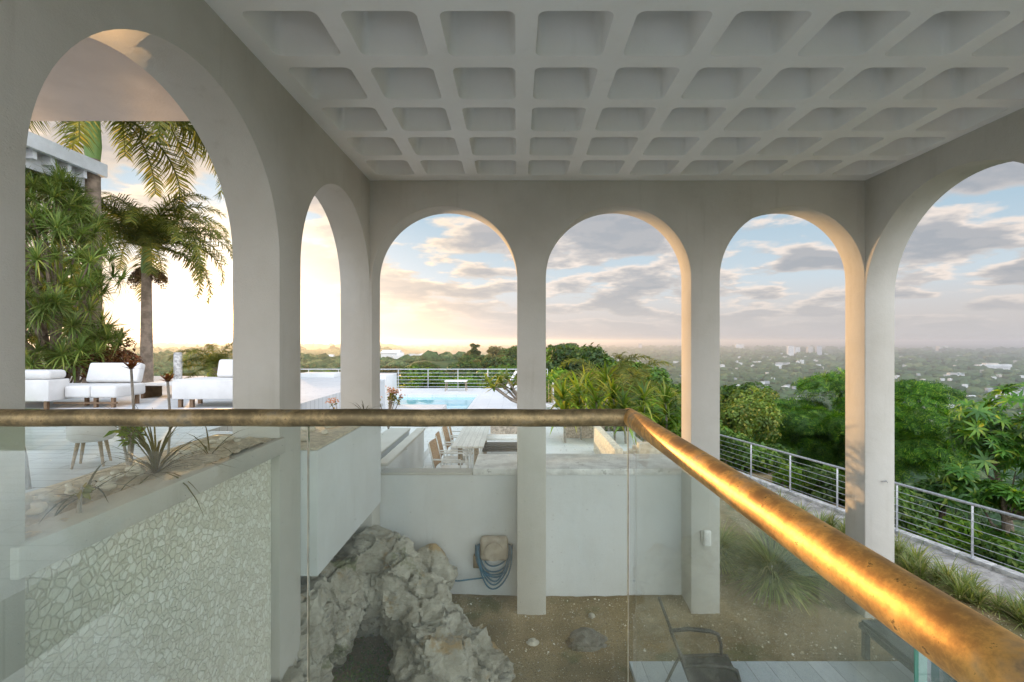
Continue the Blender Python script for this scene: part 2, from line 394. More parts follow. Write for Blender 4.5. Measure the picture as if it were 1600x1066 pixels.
def loc(v): return Vector(v)-b0
hm = MB(); pts = [loc((XL-.02+.03*i/1, RY, RH)) for i in (0,)]
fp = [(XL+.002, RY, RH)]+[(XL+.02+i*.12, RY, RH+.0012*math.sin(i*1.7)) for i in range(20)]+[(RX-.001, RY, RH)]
hm.tube([loc(q) for q in fp if q[0] <= RX], RR, 28); hm.build('handrail', brass('shaded_brass', (.17, .13, .07), (.38, .28, .14), (.30, .26, .19)), rail, smooth=.7)  # front run of the same brass; its dimmer reflection is put into the colour
hm = MB(); hm.tube([loc((RX, RY+RR*.9-(i*.1 if i else 0), RH)) for i in range(36)], RR, 28); hm.build('handrail', BRASS, rail, smooth=.7)
gz0, gz1 = EZ-1.30, RH-.022
xs = [XL+.01, -.7235, RX-.008]
GJOINT = mat('panel_joint', (.30, .27, .20), .4, vary=.3, scale=20)
for a, b in zip(xs[:-1], xs[1:]):
    g_ = MB().box(a-RX+.002, b-RX-.002, -.006, .006, gz0-b0.z, gz1-b0.z).build('glass_panel', GLASS, rail)
    MB().box(b-RX-.0018, b-RX+.0012, -.0058, .0058, gz0-b0.z, gz1-b0.z).build('panel_edge', GJOINT, g_)
ys = [RY-.008, .47, -.75]
for a, b in zip(ys[:-1], ys[1:]):
    g_ = MB().box(-.006, .006, b-RY+.003, a-RY-.003, gz0-b0.z, gz1-b0.z).build('glass_panel', GLASS, rail)
    MB().box(-.0058, .0058, b-RY+.0012, b-RY+.0028, gz0-b0.z, gz1-b0.z).build('panel_edge', GEDGE, g_)
MB().box(-.02, .02, .445-RY, .495-RY, .60, .625).build('clamp', mat('rusty_steel', (.16, .08, .05), .6, .5, .4, 60), rail, bevel=.004)
# ------------------------------------------------------------ terrain
def interp(x, xs, ys): return float(np.interp(x, xs, ys))
def sstep(a, b, x): u = min(1, max(0, (x-a)/(b-a))); return u*u*(3-2*u)
RAILX = lambda y: 7.8-(y-8.15)*.286
def tz(x, y):
    r = math.hypot(x, y); th = math.degrees(math.atan2(x, y))
    d = max((x-RAILX(y)-.45)/1.04, y-27.6, -x-60, -y-60, 0)
    right = interp(d, [0, .3, 5, 10, 30, 80, 200, 600, 1200, 2500], [-.1, -.6, -3.4, -6.6, -15, -30, -58, -115, -146, -150])
    mid = interp(d, [0, .5, 8, 20, 60, 110, 230, 320, 450, 800, 1600, 2500], [-.1, -.6, -3.0, -6, -12, -12, -7, -13, -40, -90, -146, -150])
    left = interp(d, [0, .5, 8, 20, 60, 200, 500, 900, 1500, 2100, 3000, 5000, 6500, 9000], [-.1, -.6, -3.0, -6, -13, -18, -15, -36, -52, -34, -90, -60, -70, -150])
    w = sstep(8, 17, th) if abs(th) < 100 else 0
    wl = sstep(-11.5, -15.5, th)
    z = right*w+(mid*(1-wl)+left*wl)*(1-w)
    if d > 3:
        a = min(1, d/150)
        z += a*6*mnoise.noise(Vector((x/120, y/120, 1)))*(1 if r < 1600 or th < -10 else 0.25)
        if th < -10: z += min(1, d/900)*16*mnoise.noise(Vector((x/700, y/700, 4)))
        if th > -5 and r > 3500: z += min(1, (r-3500)/3000)*14*max(0, mnoise.noise(Vector((x/1500, y/1500, 9))))
        z += min(1, d/10)*.35*mnoise.noise(Vector((x/3, y/3, 2)))
    return z
def terrain():
    rs = [0]+list(np.concatenate([np.linspace(3, 40, 38), np.geomspace(42, 60000, 130)])); na = 300
    th = [-180+360*i/na for i in range(na)]
    V = [(0, 0, -.1)]
    for r in rs[1:]:
        for a in th: x = r*math.sin(R(a)); y = r*math.cos(R(a)); V.append((x, y, tz(x, y)))
    Fq = [];
    fs = [(0, 1+(i+1) % na, 1+i) for i in range(na)]
    for k in range(len(rs)-2):
        b = 1+k*na
        fs += [(b+i, b+(i+1) % na, b+na+(i+1) % na, b+na+i) for i in range(na)]
    me = bpy.data.meshes.new('ground'); me.from_pydata(V, [], fs); me.update()
    me.polygons.foreach_set('use_smooth', [True]*len(me.polygons))
    m = bpy.data.materials.new('hillside'); m.use_nodes = True; t = NT(m.node_tree); m.node_tree.nodes.clear()
    v = t.node('ShaderNodeTexCoord').outputs['Object']
    a = t.noise(v, .012, 8, .65); b = t.noise(v, .35, 5, .6)
    c = t.mix(t.mapr(a, .4, .6), (.035, .065, .022), (.06, .10, .035))
    c = t.mix(t.mapr(b, .4, .65), c, (.045, .075, .03))
    u = t.mapr(t.noise(v, .0011, 6, .7), .56, .66); u = t.math('MULTIPLY', u, t.mapr(t.noise(v, .02, 4, .7), .48, .6))
    c = t.mix(t.math('MULTIPLY', u, .6), c, (.30, .29, .28))
    p = t.node('ShaderNodeBsdfPrincipled', {'Base Color': c, 'Roughness': 1, 'Specular IOR Level': .1})
    t.node('ShaderNodeOutputMaterial', {0: p.outputs[0]}); me.materials.append(m)
    return tag(link(bpy.data.objects.new('ground', me)), kind='structure')
terrain()
# courtyard dirt
def dirt():
    m = bpy.data.materials.new('litter_soil'); m.use_nodes = True; t = NT(m.node_tree); m.node_tree.nodes.clear()
    v = t.node('ShaderNodeTexCoord').outputs['Object']
    c = t.mix(t.mapr(t.noise(v, 1.4, 5, .6), .35, .65), (.25, .19, .10), (.34, .26, .14))
    c = t.mix(t.mapr(t.noise(v, 55, 4, .7), .5, .7), c, (.12, .10, .06))
    vo = t.node('ShaderNodeTexVoronoi', {'Vector': v, 'Scale': 42.0}); r = t.node('ShaderNodeSeparateXYZ', {0: vo.outputs['Color']}).outputs[0]
    f = t.math('MULTIPLY', t.mapr(vo.outputs['Distance'], .32, .22), t.mapr(r, .82, .84))
    c = t.mix(f, c, (.55, .50, .38))
    mo = t.mapr(t.noise(t.vmath('ADD', v, (4, 3, 0)), 1.1, 5, .6), .56, .66)
    c = t.mix(t.math('MULTIPLY', mo, .5), c, (.07, .10, .03))
    h = t.math('ADD', t.noise(v, 40, 5, .7), t.math('MULTIPLY', f, .5))
    bn = t.node('ShaderNodeBump', {'Height': h, 'Strength': .8, 'Distance': .03})
    p = t.node('ShaderNodeBsdfPrincipled', {'Base Color': c, 'Roughness': .95, 'Specular IOR Level': .15, 'Normal': bn.outputs[0]})
    t.node('ShaderNodeOutputMaterial', {0: p.outputs[0]}); return m
DIRT = dirt()
def cy(x, y): return .035*mnoise.noise(Vector((x*.9, y*.9, 0)))+.02*mnoise.noise(Vector((x*5, y*5, 3)))+(.10*sstep(.5, 0, abs(y-6.95)) if x < 2.9 else 0)+.02
tag(soil('courtyard_ground', -2.3, 7.6, 3.4, 16, lambda x, y: cy(x, y) if x < RAILX(y)-.9 else -.06, DIRT, None, .07, .006), kind='structure')
TILE = planks('grey_plank_tile', (.38, .43, .46), (.52, .57, .60), 7.7, .24, (.15, .16, .16), R(90))
tag(MB().box(1.30, 5.9, -.5, 5.62, .0, .085).build('paving', TILE), kind='structure')
CONC = mat('aged_concrete', (.36, .34, .31), .9, vary=.35, scale=5, bump=.6, bscale=70, spots=(18, .60, (.20, .19, .16)))
# path strip along the railing
mb = MB(); n = 30
for i in range(n):
    y0, y1 = 2.5+i*.5, 3.0+i*.5
    a = [(RAILX(y0)-.95, y0), (RAILX(y0)+.12, y0), (RAILX(y1)+.12, y1), (RAILX(y1)-.95, y1)]
    mb.add([(x, y, .03) for x, y in a]+[(x, y, -.6) for x, y in a], [(0, 1, 2, 3), (0, 1, 5, 4), (1, 2, 6, 5), (2, 3, 7, 6), (3, 0, 4, 7)])
tag(mb.build('path', CONC, merge=True), kind='structure')
kb = MB()
for i in range(n):
    y0, y1 = 2.5+i*.5, 2.99+i*.5
    kb.bar((RAILX(y0)+.04, y0, .055), (RAILX(y1)+.04, y1, .055), .16, .10)
tag(kb.build('kerb', mat('pale_kerb', (.50, .49, .46), .85, vary=.3, scale=9, bump=.4), bevel=.01), kind='structure')
WHITEP = planks('white_deck_tile', (.66, .66, .65), (.72, .72, .70), 1.2, .22, (.33, .33, .33), 0, .45, .007)
DECKZ, TERZ = EZ-2.65, EZ-1.33
MARB = mat('pale_marble', (.70, .69, .66), .35, vary=.2, scale=5, spots=(9, .60, (.42, .41, .38)))
# patio and pool deck
dk = MB(); dk.box(-5, 3.3, 7.9, 14.2, -.2, DECKZ); dk.box(-1.95, 1.7, 14.2, 27.3, -.2, DECKZ); dk.box(-9, -1.951, 14.2, 18.0, -.2, DECKZ)
dk.box(-16, -1.951, 23.9, 27.3, -.2, DECKZ)
tag(dk.build('deck', WHITEP), kind='structure')
pool = MB(); pool.box(-14, -1.951, 18.0, 23.9, -.2, DECKZ-.9)
tag(pool.build('pool_floor', mat('pool_tile', (.25, .45, .52), .4, vary=.2, scale=30)), kind='structure')
wm = bpy.data.materials.new('pool_water'); wm.use_nodes = True; t = NT(wm.node_tree); wm.node_tree.nodes.clear()
p = t.node('ShaderNodeBsdfPrincipled', {'Base Color': (.20, .50, .60, 1), 'Roughness': .03, 'IOR': 1.33, 'Specular IOR Level': .9})
bn = t.node('ShaderNodeBump', {'Height': t.noise(t.node('ShaderNodeTexCoord').outputs['Object'], 3, 3), 'Strength': .08, 'Distance': .02}); t.l.new(bn.outputs[0], p.inputs['Normal'])
t.node('ShaderNodeOutputMaterial', {0: p.outputs[0]})
tag(MB().box(-14, -1.952, 18.001, 23.899, DECKZ-.8, DECKZ-.13).build('water', wm), kind='structure')
# upper terrace
te = MB(); te.box(-17, XL-.62, -2.5, 7.15, 0, TERZ); te.box(-17, -4.6, 7.15, 18.4, -.3, TERZ)
tag(te.build('terrace', planks('terrace_tile', (.58, .60, .61), (.66, .67, .67), 1.2, .22, (.26, .27, .28), 0, .5, .007)), kind='structure')
tag(MB().box(-5.35, -4.58, 16.9, 18.45, 0, TERZ+.10).build('parapet_block', LOWW, bevel=.01), 'square white masonry block at the far corner of the terrace beside the pool', 'wall')
tag(MB().box(-7.9, -6.6, 17.5, 18.3, TERZ, TERZ+.16).build('low_ledge', LOWW, bevel=.01), 'low white ledge at the far end of the terrace seen through the narrow arch', 'ledge')
# roof overhang left of the loggia
tag(MB().box(-12, XL-T-.005, -2.5, 4.38, EZ+1.98, EZ+2.5).build('roof_overhang', mat('overhang_paint', (.68, .60, .54), .85, vary=.04, scale=3, bump=.2), bevel=.02), 'smooth beige roof overhang outside the big left arch', 'roof')
# retaining wall / counter between loggia and patio
cw = empty('counter_wall', (.4, 7.3, 0), label='long white retaining wall with marble counter top behind the rear columns', cat='wall')
MB().box(-2.8, 2.22, -.255, -.02, -.1, EZ-1.95).build('wall_face', LOWW, cw)
MB().box(-1.02, 2.218, -.019, .66, -.1, EZ-1.95).build('wall_face', LOWW, cw)
MB().box(-1.04, 2.22, -.27, .68, EZ-1.948, EZ-1.855).build('counter_top', MARB, cw, bevel=.01)
MB().box(-2.4, -1.05, -.27, .0, EZ-1.948, EZ-1.915).build('cap', WALL, cw, bevel=.006)
# planter walls left of the patio
def planter_wall(x1, w, y0, y1, top, label):
    e = empty('planter_wall', (x1, y0, 0), label=label, cat='wall')
    MB().box(-w, 0, 0, y1-y0, .8, top-.05).build('wall_face', LOWW, e); MB().box(-w-.02, .02, -.01, y1-y0+.02, top-.049, top).build('cap', WALL, e, bevel=.008)
planter_wall(-2.29, .42, 7.15, 10.3, EZ-1.85, 'left of two parallel white planter walls beside the dining patio')
planter_wall(-1.98, .13, 7.35, 10.3, EZ-1.85, 'right narrow planter wall nearest the dining chairs')
tag(soil('planter_soil', -4.58, -2.72, 7.16, 10.3, lambda x, y: EZ-1.95, mat('brown_soil', (.22, .16, .10), .95, vary=.4, scale=12, bump=.8), None, .1, .02), kind='structure')
tag(MB().box(-4.59, -2.08, 10.32, 17.9, .9, EZ-2.5).build('step', WHITEP, bevel=.01), kind='structure')
tag(MB().box(-4.59, -2.60, 10.32, 17.9, EZ-2.499, EZ-2.35).build('step', WHITEP, bevel=.01), kind='structure')
cl = mat('rough_granite', (.46, .37, .29), .8, vary=.4, scale=16, bump=.5, spots=(20, .55, (.22, .17, .13)))
tag(MB().box(1.29, 2.38, 13.2, 13.5, DECKZ, DECKZ+.42).build('low_wall', cl, bevel=.01), 'low rough brown granite wall across the back of the patio', 'wall')
tag(MB().box(-.75, .6, 13.6, 13.85, DECKZ, DECKZ+.36).build('low_wall', cl, bevel=.01), 'low tan wall strip behind the white bench on the patio', 'wall')
# railings made of posts and bars
STEEL = mat('galvanised_steel', (.50, .51, .52), .42, .55, vary=.2, scale=20)
def bar_railing(name, pts, posts, h, nb, label, foot=.0, pr=.02, br=.006, tr_=.025):
    a = Vector(pts[0]); b = Vector(pts[1]); e = empty(name, a, label=label, cat='railing'); d = b-a
    MB().tube([(0, 0, h), d+Vector((0, 0, h))], tr_, 12).build('top_rail', STEEL, e, smooth=.6)
    for k in range(nb):
        z = .10+(h-.12)*k/nb
        MB().tube([(0, 0, z), d+Vector((0, 0, z))], br, 6).build('bar', STEEL, e, smooth=.6)
    for s in posts:
        q = d*s; pm = MB(); pm.box(q.x-pr, q.x+pr, q.y-.006, q.y+.006, 0, h-.01); pm.box(q.x-.05, q.x+.05, q.y-.04, q.y+.04, 0, .012)
        pm.build('post', STEEL, e, bevel=.002)
    return e
L0, L1 = 2.3, 16.4
bar_railing('steel_railing', [(RAILX(L0)-.02, L0, .10), (RAILX(L1)-.02, L1, .10)], [(y-L0)/(L1-L0) for y in (3.4, 4.62, 5.83, 7.04, 8.25, 9.45, 10.68, 11.9, 13.15, 14.4, 15.6)], .92, 6, 'long galvanised post and bar railing along the path above the valley')
bar_railing('steel_railing', [(-15, 27.1, DECKZ), (1.7, 27.1, DECKZ)], [i/10 for i in range(11)], 1.07, 5, 'thin steel railing along the far edge of the pool deck', tr_=.028, br=.011)
# ------------------------------------------------------------ vegetation kit
rng = np.random.default_rng(11)
def frames(N, rg, spin=None):
    N = N/np.linalg.norm(N, axis=1, keepdims=True)
    a = rg.normal(size=N.shape); U = np.cross(N, a); U /= np.linalg.norm(U, axis=1, keepdims=True)+1e-9
    W = np.cross(N, U); return U, W, N
def instance(T, Q, pos, U, W, N, S):
    """T template verts (k,3) in (u,w,n), Q quads; returns V,F"""
    S = np.asarray(S)[:, None, None]
    V = pos[:, None, :]+S*(T[None, :, 0:1]*U[:, None, :]+T[None, :, 1:2]*W[:, None, :]+T[None, :, 2:3]*N[:, None, :])
    k = len(T); Fq = (Q[None]+(np.arange(len(pos))*k)[:, None, None]).reshape(-1, Q.shape[1])
    return V.reshape(-1, 3), Fq
LEAF = (np.array([(0, 0, 0), (.5, -.28, .06), (1, 0, -.08), (.5, .28, .06)], float), np.array([(0, 1, 2, 3)]))
def template(items):
    V = []; Q = []; k = 0
    for v, q in items: V.append(v); Q.append(q+k); k += len(v)
    return np.concatenate(V), np.concatenate(Q)
def blade(L, w, droop, az, el, segs=3, tipw=.15, curl=None):
    """a strap leaf leaving the origin at azimuth az, elevation el, bending down by droop"""
    V = []; p = np.zeros(3); e = el; d = np.array([math.cos(az), math.sin(az), 0]); s = np.array([-math.sin(az), math.cos(az), 0])
    for i in range(segs+1):
        u = i/segs; ww = w*(.55+1.2*u-1.75*u*u) if tipw is None else w*(1-(1-tipw)*u**2)*(0.6+.4*min(1, u*3))
        V += [p-s*ww/2, p+s*ww/2]
        p = p+(d*math.cos(e)+np.array([0, 0, 1])*math.sin(e))*L/segs; e -= droop/segs
    return np.array(V), np.array([(2*i, 2*i+1, 2*i+3, 2*i+2) for i in range(segs)])
def rosette(n, L, w, seed, elmin=-.3, elmax=1.4, droop=.8, segs=3, tipw=.1):
    r = random.Random(seed)
    return template([blade(L*r.uniform(.75, 1.1), w, droop*r.uniform(.6, 1.3), r.uniform(0, 6.283), elmin+(elmax-elmin)*(i/n)**.8, segs, tipw) for i in range(n)])
def palmate(n=9, L=1, w=.26, droop=.9):
    return template([blade(L*(1-.12*(i % 2)), w, droop, 6.283*i/n, .15, 2, None) for i in range(n)])
def spray(n=8, seed=0):
    r = random.Random(seed); it = []
    for i in range(n):
        u = (i+.5)/n
        for sg in (-1, 1):
            v, q = blade(.42*(1-.5*u), .10, .5, sg*1.0+r.uniform(-.15, .15), .1, 1, .3); it.append((v+np.array([u, 0, -.25*u*u]), q))
    return template(it)
def lumps_in(c, rad, n, rg, lr=(.28, .5), up=.15):
    c = np.array(c); rad = np.array(rad); out = []
    for i in range(n):
        d = rg.normal(size=3); d /= np.linalg.norm(d); d[2] = d[2]*.8+up
        p = c+d*rad*rg.uniform(.35, .78); out.append((p, rg.uniform(*lr)*rad.min()*np.array([1, 1, .75])))
    return out
def scatter_on(lumps, n, rg, upbias=.35, shell=(.6, 1.0)):
    A = np.array([l[1][0]**2 for l in lumps]); k = rg.choice(len(lumps), n, p=A/A.sum())
    C = np.array([l[0] for l in lumps])[k]; Rr = np.array([l[1] for l in lumps])[k]
    D = rg.normal(size=(n, 3)); D /= np.linalg.norm(D, axis=1, keepdims=True)
    flip = (D[:, 2] < -.2) & (rg.random(n) < .7); D[flip, 2] *= -1
    pos = C+D*Rr*rg.uniform(shell[0], shell[1], (n, 1))**.6
    Nn = D+np.array([0, 0, upbias])+rg.normal(size=(n, 3))*.45
    return pos, Nn
def crown(name, lumps, n, size, m, seed=1, tpl=LEAF, upbias=.35, outward=False, jit=.35):
    rg = np.random.default_rng(seed); pos, Nn = scatter_on(lumps, n, rg, upbias)
    U, W, Nz = frames(Nn, rg)
    if outward:   # u axis follows the outward, slightly drooping direction
        c = np.array([l[0] for l in lumps]).mean(0); D = pos-c; D[:, 2] *= .4; D += rg.normal(size=D.shape)*.6*np.abs(D).mean()
        D /= np.linalg.norm(D, axis=1, keepdims=True); U = D-Nz*(D*Nz).sum(1, keepdims=True); U /= np.linalg.norm(U, axis=1, keepdims=True)+1e-9; W = np.cross(Nz, U)
    S = size*rg.uniform(1-jit, 1+jit, n)
    V, Fq = instance(tpl[0], tpl[1], pos, U, W, Nz, S); return np_mesh(name, V, Fq, m)
BARK = mat('bark', (.16, .12, .085), .9, vary=.4, scale=18, bump=.8, bscale=40)
BARKG = mat('grey_bark', (.30, .27, .23), .9, vary=.35, scale=14, bump=.6, bscale=50)
def trunk_mesh(H, r, lumps, seed, m=None, nl=6, base=0.0, parent=None, name='trunk'):
    rd = random.Random(seed); mb = MB(); top = Vector((rd.uniform(-.1, .1)*H, rd.uniform(-.1, .1)*H, H))
    mid = Vector((top.x*.3+rd.uniform(-.04, .04)*H, top.y*.3, H*.5))
    mb.tube([(0, 0, base), (mid.x*.4, mid.y*.4, H*.22), mid, top], [r*1.3, r, r*.8, r*.5], 8)
    for l in rd.sample(list(lumps), min(nl, len(lumps))):
        a = mid.lerp(top, rd.uniform(.2, 1)); b = Vector(l[0]); c = a.lerp(b, .5)+Vector((0, 0, -.05*H))
        mb.tube([a, c, b], [r*.45, r*.3, r*.12], 6)
    return mb.build(name, m or BARK, parent, smooth=.9)
G_DARK = leaf_mat('leaves_dark', (.022, .050, .014), (.055, .105, .022), (.11, .15, .03))
G_MID = leaf_mat('leaves_mid', (.035, .080, .014), (.085, .165, .022), (.17, .22, .04))
G_BRI = leaf_mat('leaves_bright', (.06, .14, .015), (.15, .27, .02), (.30, .34, .04), .45)
G_YEL = leaf_mat('leaves_yellow', (.12, .17, .02), (.27, .29, .03), (.38, .27, .04), .45)
G_OLV = leaf_mat('leaves_olive', (.05, .06, .02), (.12, .12, .035), (.20, .15, .05))
G_RED = leaf_mat('leaves_red', (.10, .035, .02), (.20, .08, .03), (.25, .14, .05))
# --- tree prototypes (unit: metres), kept off-scene until placed
PROTO = {}
def proto(kind, seed, c, rad, nl, n, size, m, H, r, tpl=LEAF, **kw):
    rg = np.random.default_rng(seed); lm = lumps_in(c, rad, nl, rg, kw.pop('lr', (.28, .5)), kw.pop('up', .15)); lm.append((np.array(c), np.array(rad)*.55))
    PROTO[kind] = (crown('crown', lm, n, size, m, seed, tpl, **kw), H, r, lm, seed)
def place_tree(kind, x, y, z, s=1, rz=0, label='', group=None, name='tree', cat='tree', sz=None, trunk=True, cache={}):
    me, H, r, lm, seed = PROTO[kind]
    e = empty(name, (x, y, z), rz, label, cat, group); e.scale = (s, s, sz or s)
    link(bpy.data.objects.new('crown', me), e)
    if trunk:
        if kind not in cache:
            o = trunk_mesh(H, r, lm, seed, parent=e); cache[kind] = o.data
        else: link(bpy.data.objects.new('trunk', cache[kind]), e)
    return e
for i, mm in enumerate((G_DARK, G_MID, G_DARK, G_MID, G_OLV)):
    proto('broad%d' % i, 20+i, (0, 0, 6.0), (4.2+.3*i, 4.2, 3.0+.25*(i % 3)), 26, 5200, .42, mm, 5.0, .28)
for i, mm in enumerate((G_MID, G_BRI, G_YEL)):
    proto('bush%d' % i, 40+i, (0, 0, .75), (1.0, 1.0, .8), 14, 3400, .12, mm, .7, .04)
proto('slim0', 50, (0, 0, 9), (1.7, 1.7, 3.2), 14, 2200, .4, G_DARK, 8.5, .16)
# palm
FROND = leaf_mat('palm_leaves', (.06, .085, .02), (.14, .16, .03), (.27, .22, .05), .5)
SHAFT = mat('palm_crownshaft', (.15, .25, .06), .5, vary=.12, scale=2)
PTRUNK = mat('palm_trunk', (.26, .20, .15), .85, vary=.35, scale=5, bump=.5, bscale=25)
def frond_mesh(L, seed, droop=1.9, n=96, ll=.66, w=.030, hang=.8):
    rd = random.Random(seed); V = []; Q = []; p = np.zeros(3); e = 1.05; seg = L/n; pts = []
    for i in range(n+1):
        u = i/n; pts.append(p.copy()); d = np.array([math.cos(e), 0, math.sin(e)]); up = np.array([-math.sin(e), 0, math.cos(e)])
        if i > 5:
            for sg in (-1, 1):
                l = ll*(1-.75*abs(u-.45)**1.3*1.6)*rd.uniform(.85, 1.1); y = np.array([0, sg, 0])
                a = d*rd.uniform(.55, .75)+y*.75+up*rd.uniform(-.35, .7); a /= np.linalg.norm(a)
                m1 = p+a*l*.5; b = a+np.array([0, 0, -hang*rd.uniform(.8, 1.2)]); b /= np.linalg.norm(b); m2 = m1+b*l*.5
                s = np.cross(a, up); s = d*w*.5; k = len(V)
                V += [p-s, p+s, m1+s*1.1, m1-s*1.1, m2+s*.15, m2-s*.15]; Q += [(k, k+1, k+2, k+3), (k+3, k+2, k+4, k+5)]
        p = p+d*seg; e -= droop/n*(.4+1.2*u)
    me = np_mesh('frond', np.array(V), np.array(Q), FROND)
    mb = MB(); mb.tube([Vector(q) for q in pts[::4]], [.03*(1-.8*i/len(pts[::4])) for i in range(len(pts[::4]))], 5)
    bm = bmesh.new(); bm.from_mesh(me); off = [bm.verts.new(v) for v in mb.v]
    for f in mb.f:
        try: bm.faces.new([off[i] for i in f])
        except ValueError: pass
    bm.to_mesh(me); bm.free(); return me
FR = [frond_mesh(3.3, i, 1.9+.25*i) for i in range(3)]
def palm(name, x, y, z0, H, r, label, nf=16, s=1.0, shaft=1.0, fruit=True, cat='palm tree', lean=0.0, seed=0, group=None):
    e = empty(name, (x, y, z0), 0, label, cat, group); rd = random.Random(seed)
    rings = MB(); prof = []; k = 40
    for i in range(k+1):
        u = i/k; prof.append((r*(1.15-.35*u)*(1+.02*(i % 2)), (H-shaft)*u))
    rings.lathe(prof, n=16).build('trunk', PTRUNK, e, smooth=.8)
    if shaft: MB().lathe([(r*.82, H-shaft-.002), (r*.98, H-shaft*.75), (r*.8, H-shaft*.3), (r*.45, H)], n=14).build('crownshaft', SHAFT, e, smooth=.9)
    for i in range(nf):
        o = link(bpy.data.objects.new('frond', FR[i % 3]), e); a = i*2.39996+rd.uniform(-.2, .2)
        o.location = (0, 0, H-.05); tilt = .5-1.35*(i/nf)+rd.uniform(-.1, .1)
        o.rotation_euler = (0, -tilt*0.9+.15, a); o.scale = (s, s, s)
    if fruit:
        for a in fruit:
            FM = mat('palm_fruit', (.16, .09, .03), .7, vary=.5, scale=9)
            lm = [(np.array([math.cos(a)*q, math.sin(a)*q, H-shaft+.02-q*q*1.1]), np.array([.14, .14, .24])) for q in (.18, .26, .34, .42, .5)]
            link(bpy.data.objects.new('fruit_bunch', crown('fruit_bunch', lm, 1500, .06, mat('palm_fruit', (.16, .09, .03), .7, vary=.5, scale=9), 3)), e)
    return e
def where(x, y):
    px = CX+F*x/y
    for a, b, nme in ((0, 420, 'big left arch'), (420, 560, 'narrow left arch'), (560, 830, 'first rear arch'), (830, 1095, 'second rear arch'), (1095, 1360, 'third rear arch'), (1360, 4000, 'right arch')):
        if a <= px < b: return ('left in ', 'middle of ', 'right in ')[min(2, int(3*(px-a)/(min(b, 1600)-a)))]+nme
    return 'view edge'
# ------------------------------------------------------------ planting
def at(px, py, Y): return P(px, py, Y)
# two tall palms beyond the terrace
palm('royal_palm', (229-CX)/F*15.6, 15.6, TERZ-.3, 4.7, .165, 'palm with pale trunk and brown fruit bunches in the middle of the big left arch', 38, .90, .9, (0.1, 3.0), seed=3)
palm('royal_palm', (145-CX)/F*13.0, 13.0, TERZ-.3, 8.0, .20, 'taller palm with green crownshaft rising behind the white roof at left', 34, 1.35, 1.5, None, seed=7)
palm('feather_palm', (335-CX)/F*13.5, 13.5, TERZ-.6, 1.2, .12, 'small feathery palm behind the right sofa near the low sun', 16, .42, 0, None, seed=9)
# dracaena tree
def dracaena():
    rd = random.Random(4); rg = np.random.default_rng(4)
    cx, cy_ = -11.0, 11.6
    e = empty('dracaena_tree', (cx, cy_, TERZ), 0, 'bushy dracaena tree with many spiky leaf heads filling the left side of the big arch', 'tree')
    tips = []; mb = MB()
    for i in range(230):
        z = rd.uniform(.75, 5.2); w = 1.5*(1-max(0, (z-3.3))/3.2)*(1 if z > 1.0 else .75)
        a = rd.uniform(0, 6.283); q = w*math.sqrt(rd.uniform(.25, 1)); tips.append((math.cos(a)*q*1.0-.35, math.sin(a)*q*.9, z))
    for i in range(14):
        tx, ty, tzv = tips[i*13]; mb.tube([(rd.uniform(-.3, .3), rd.uniform(-.3, .3), -.2), (tx*.35, ty*.35, tzv*.45), (tx*.75, ty*.75, tzv*.8), (tx, ty, tzv)], [.07, .05, .035, .02], 7)
    for tip in tips[::3]:
        b = Vector(tip); a = Vector((b.x*.45, b.y*.45, max(0, b.z-.8))); mb.tube([a, a.lerp(b, .5)+Vector((0, 0, -.08)), b], [.03, .022, .016], 5)
    mb.build('trunk', mat('dracaena_bark', (.20, .15, .11), .9, vary=.4, scale=9), e, smooth=.8)
    T = rosette(52, .50, .030, 2, -.6, 1.45, .9)
    pos = np.array(tips); Nn = pos*np.array([.5, .5, 0])+np.array([0, 0, 1.1])+rg.normal(size=pos.shape)*.25
    U, W, Nz = frames(Nn, rg); V, Q = instance(T[0], T[1], pos, U, W, Nz, rg.uniform(.8, 1.15, len(pos)))
    link(bpy.data.objects.new('crown', np_mesh('crown', V, Q, leaf_mat('dracaena_leaves', (.07, .12, .025), (.15, .21, .05), (.26, .27, .07), .35))), e)
dracaena()
proto('redbush', 61, (0, 0, .8), (.8, .8, .9), 12, 2600, .10, G_RED, .7, .04)
place_tree('redbush', (165-CX)/F*12.5, 12.5, TERZ-.1, 1.0, 0, 'reddish brown shrub beside the sofa under the dracaena', name='shrub', cat='shrub')
place_tree('broad4', -17.5, 16, 0, .85, 1, 'large olive tree behind the dracaena at far left', name='tree')
place_tree('bush2', (350-CX)/F*12.6, 12.6, TERZ-.5, .8, 2, 'yellow backlit bush at the edge of the pillar right of the small feathery palm', name='shrub', cat='shrub')
# plants in the stone-clad planter
BLD = leaf_mat('strap_leaves', (.05, .055, .02), (.11, .11, .035), (.17, .13, .05), .3)
def tuft(name, loc, n, L, w, seed, label, cat='plant', el=(.1, 1.45), droop=1.1, m=None, group=None, segs=5):
    T = rosette(n, L, w, seed, el[0], el[1], droop, segs, .08); o = link(bpy.data.objects.new(name, np_mesh(name, T[0], T[1], m or BLD))); o.location = loc
    return tag(o, label, cat, group)
tuft('strappy_plant', (-2.25, 3.02, BT), 64, .54, .013, 5, 'dark strappy leaved plant arching over pebbles in the stone-clad planter')
tuft('strappy_plant', (-2.28, 2.55, BT), 16, .42, .014, 6, 'sparse trailing leaves at the left end of the stone-clad planter', el=(-.1, .9), droop=1.2)
tuft('strappy_plant', (-2.22, 3.5, BT-.02), 16, .44, .012, 8, 'thin curved leaves beside the pillar at the right end of the stone-clad planter', el=(.1, 1.0), droop=1.3)
tuft('grass_tuft', (-2.0, 6.35, EZ-1.0), 34, .42, .010, 9, 'wiry grass tuft hanging over the end of the white box planter', el=(-.2, 1.1), droop=1.5)
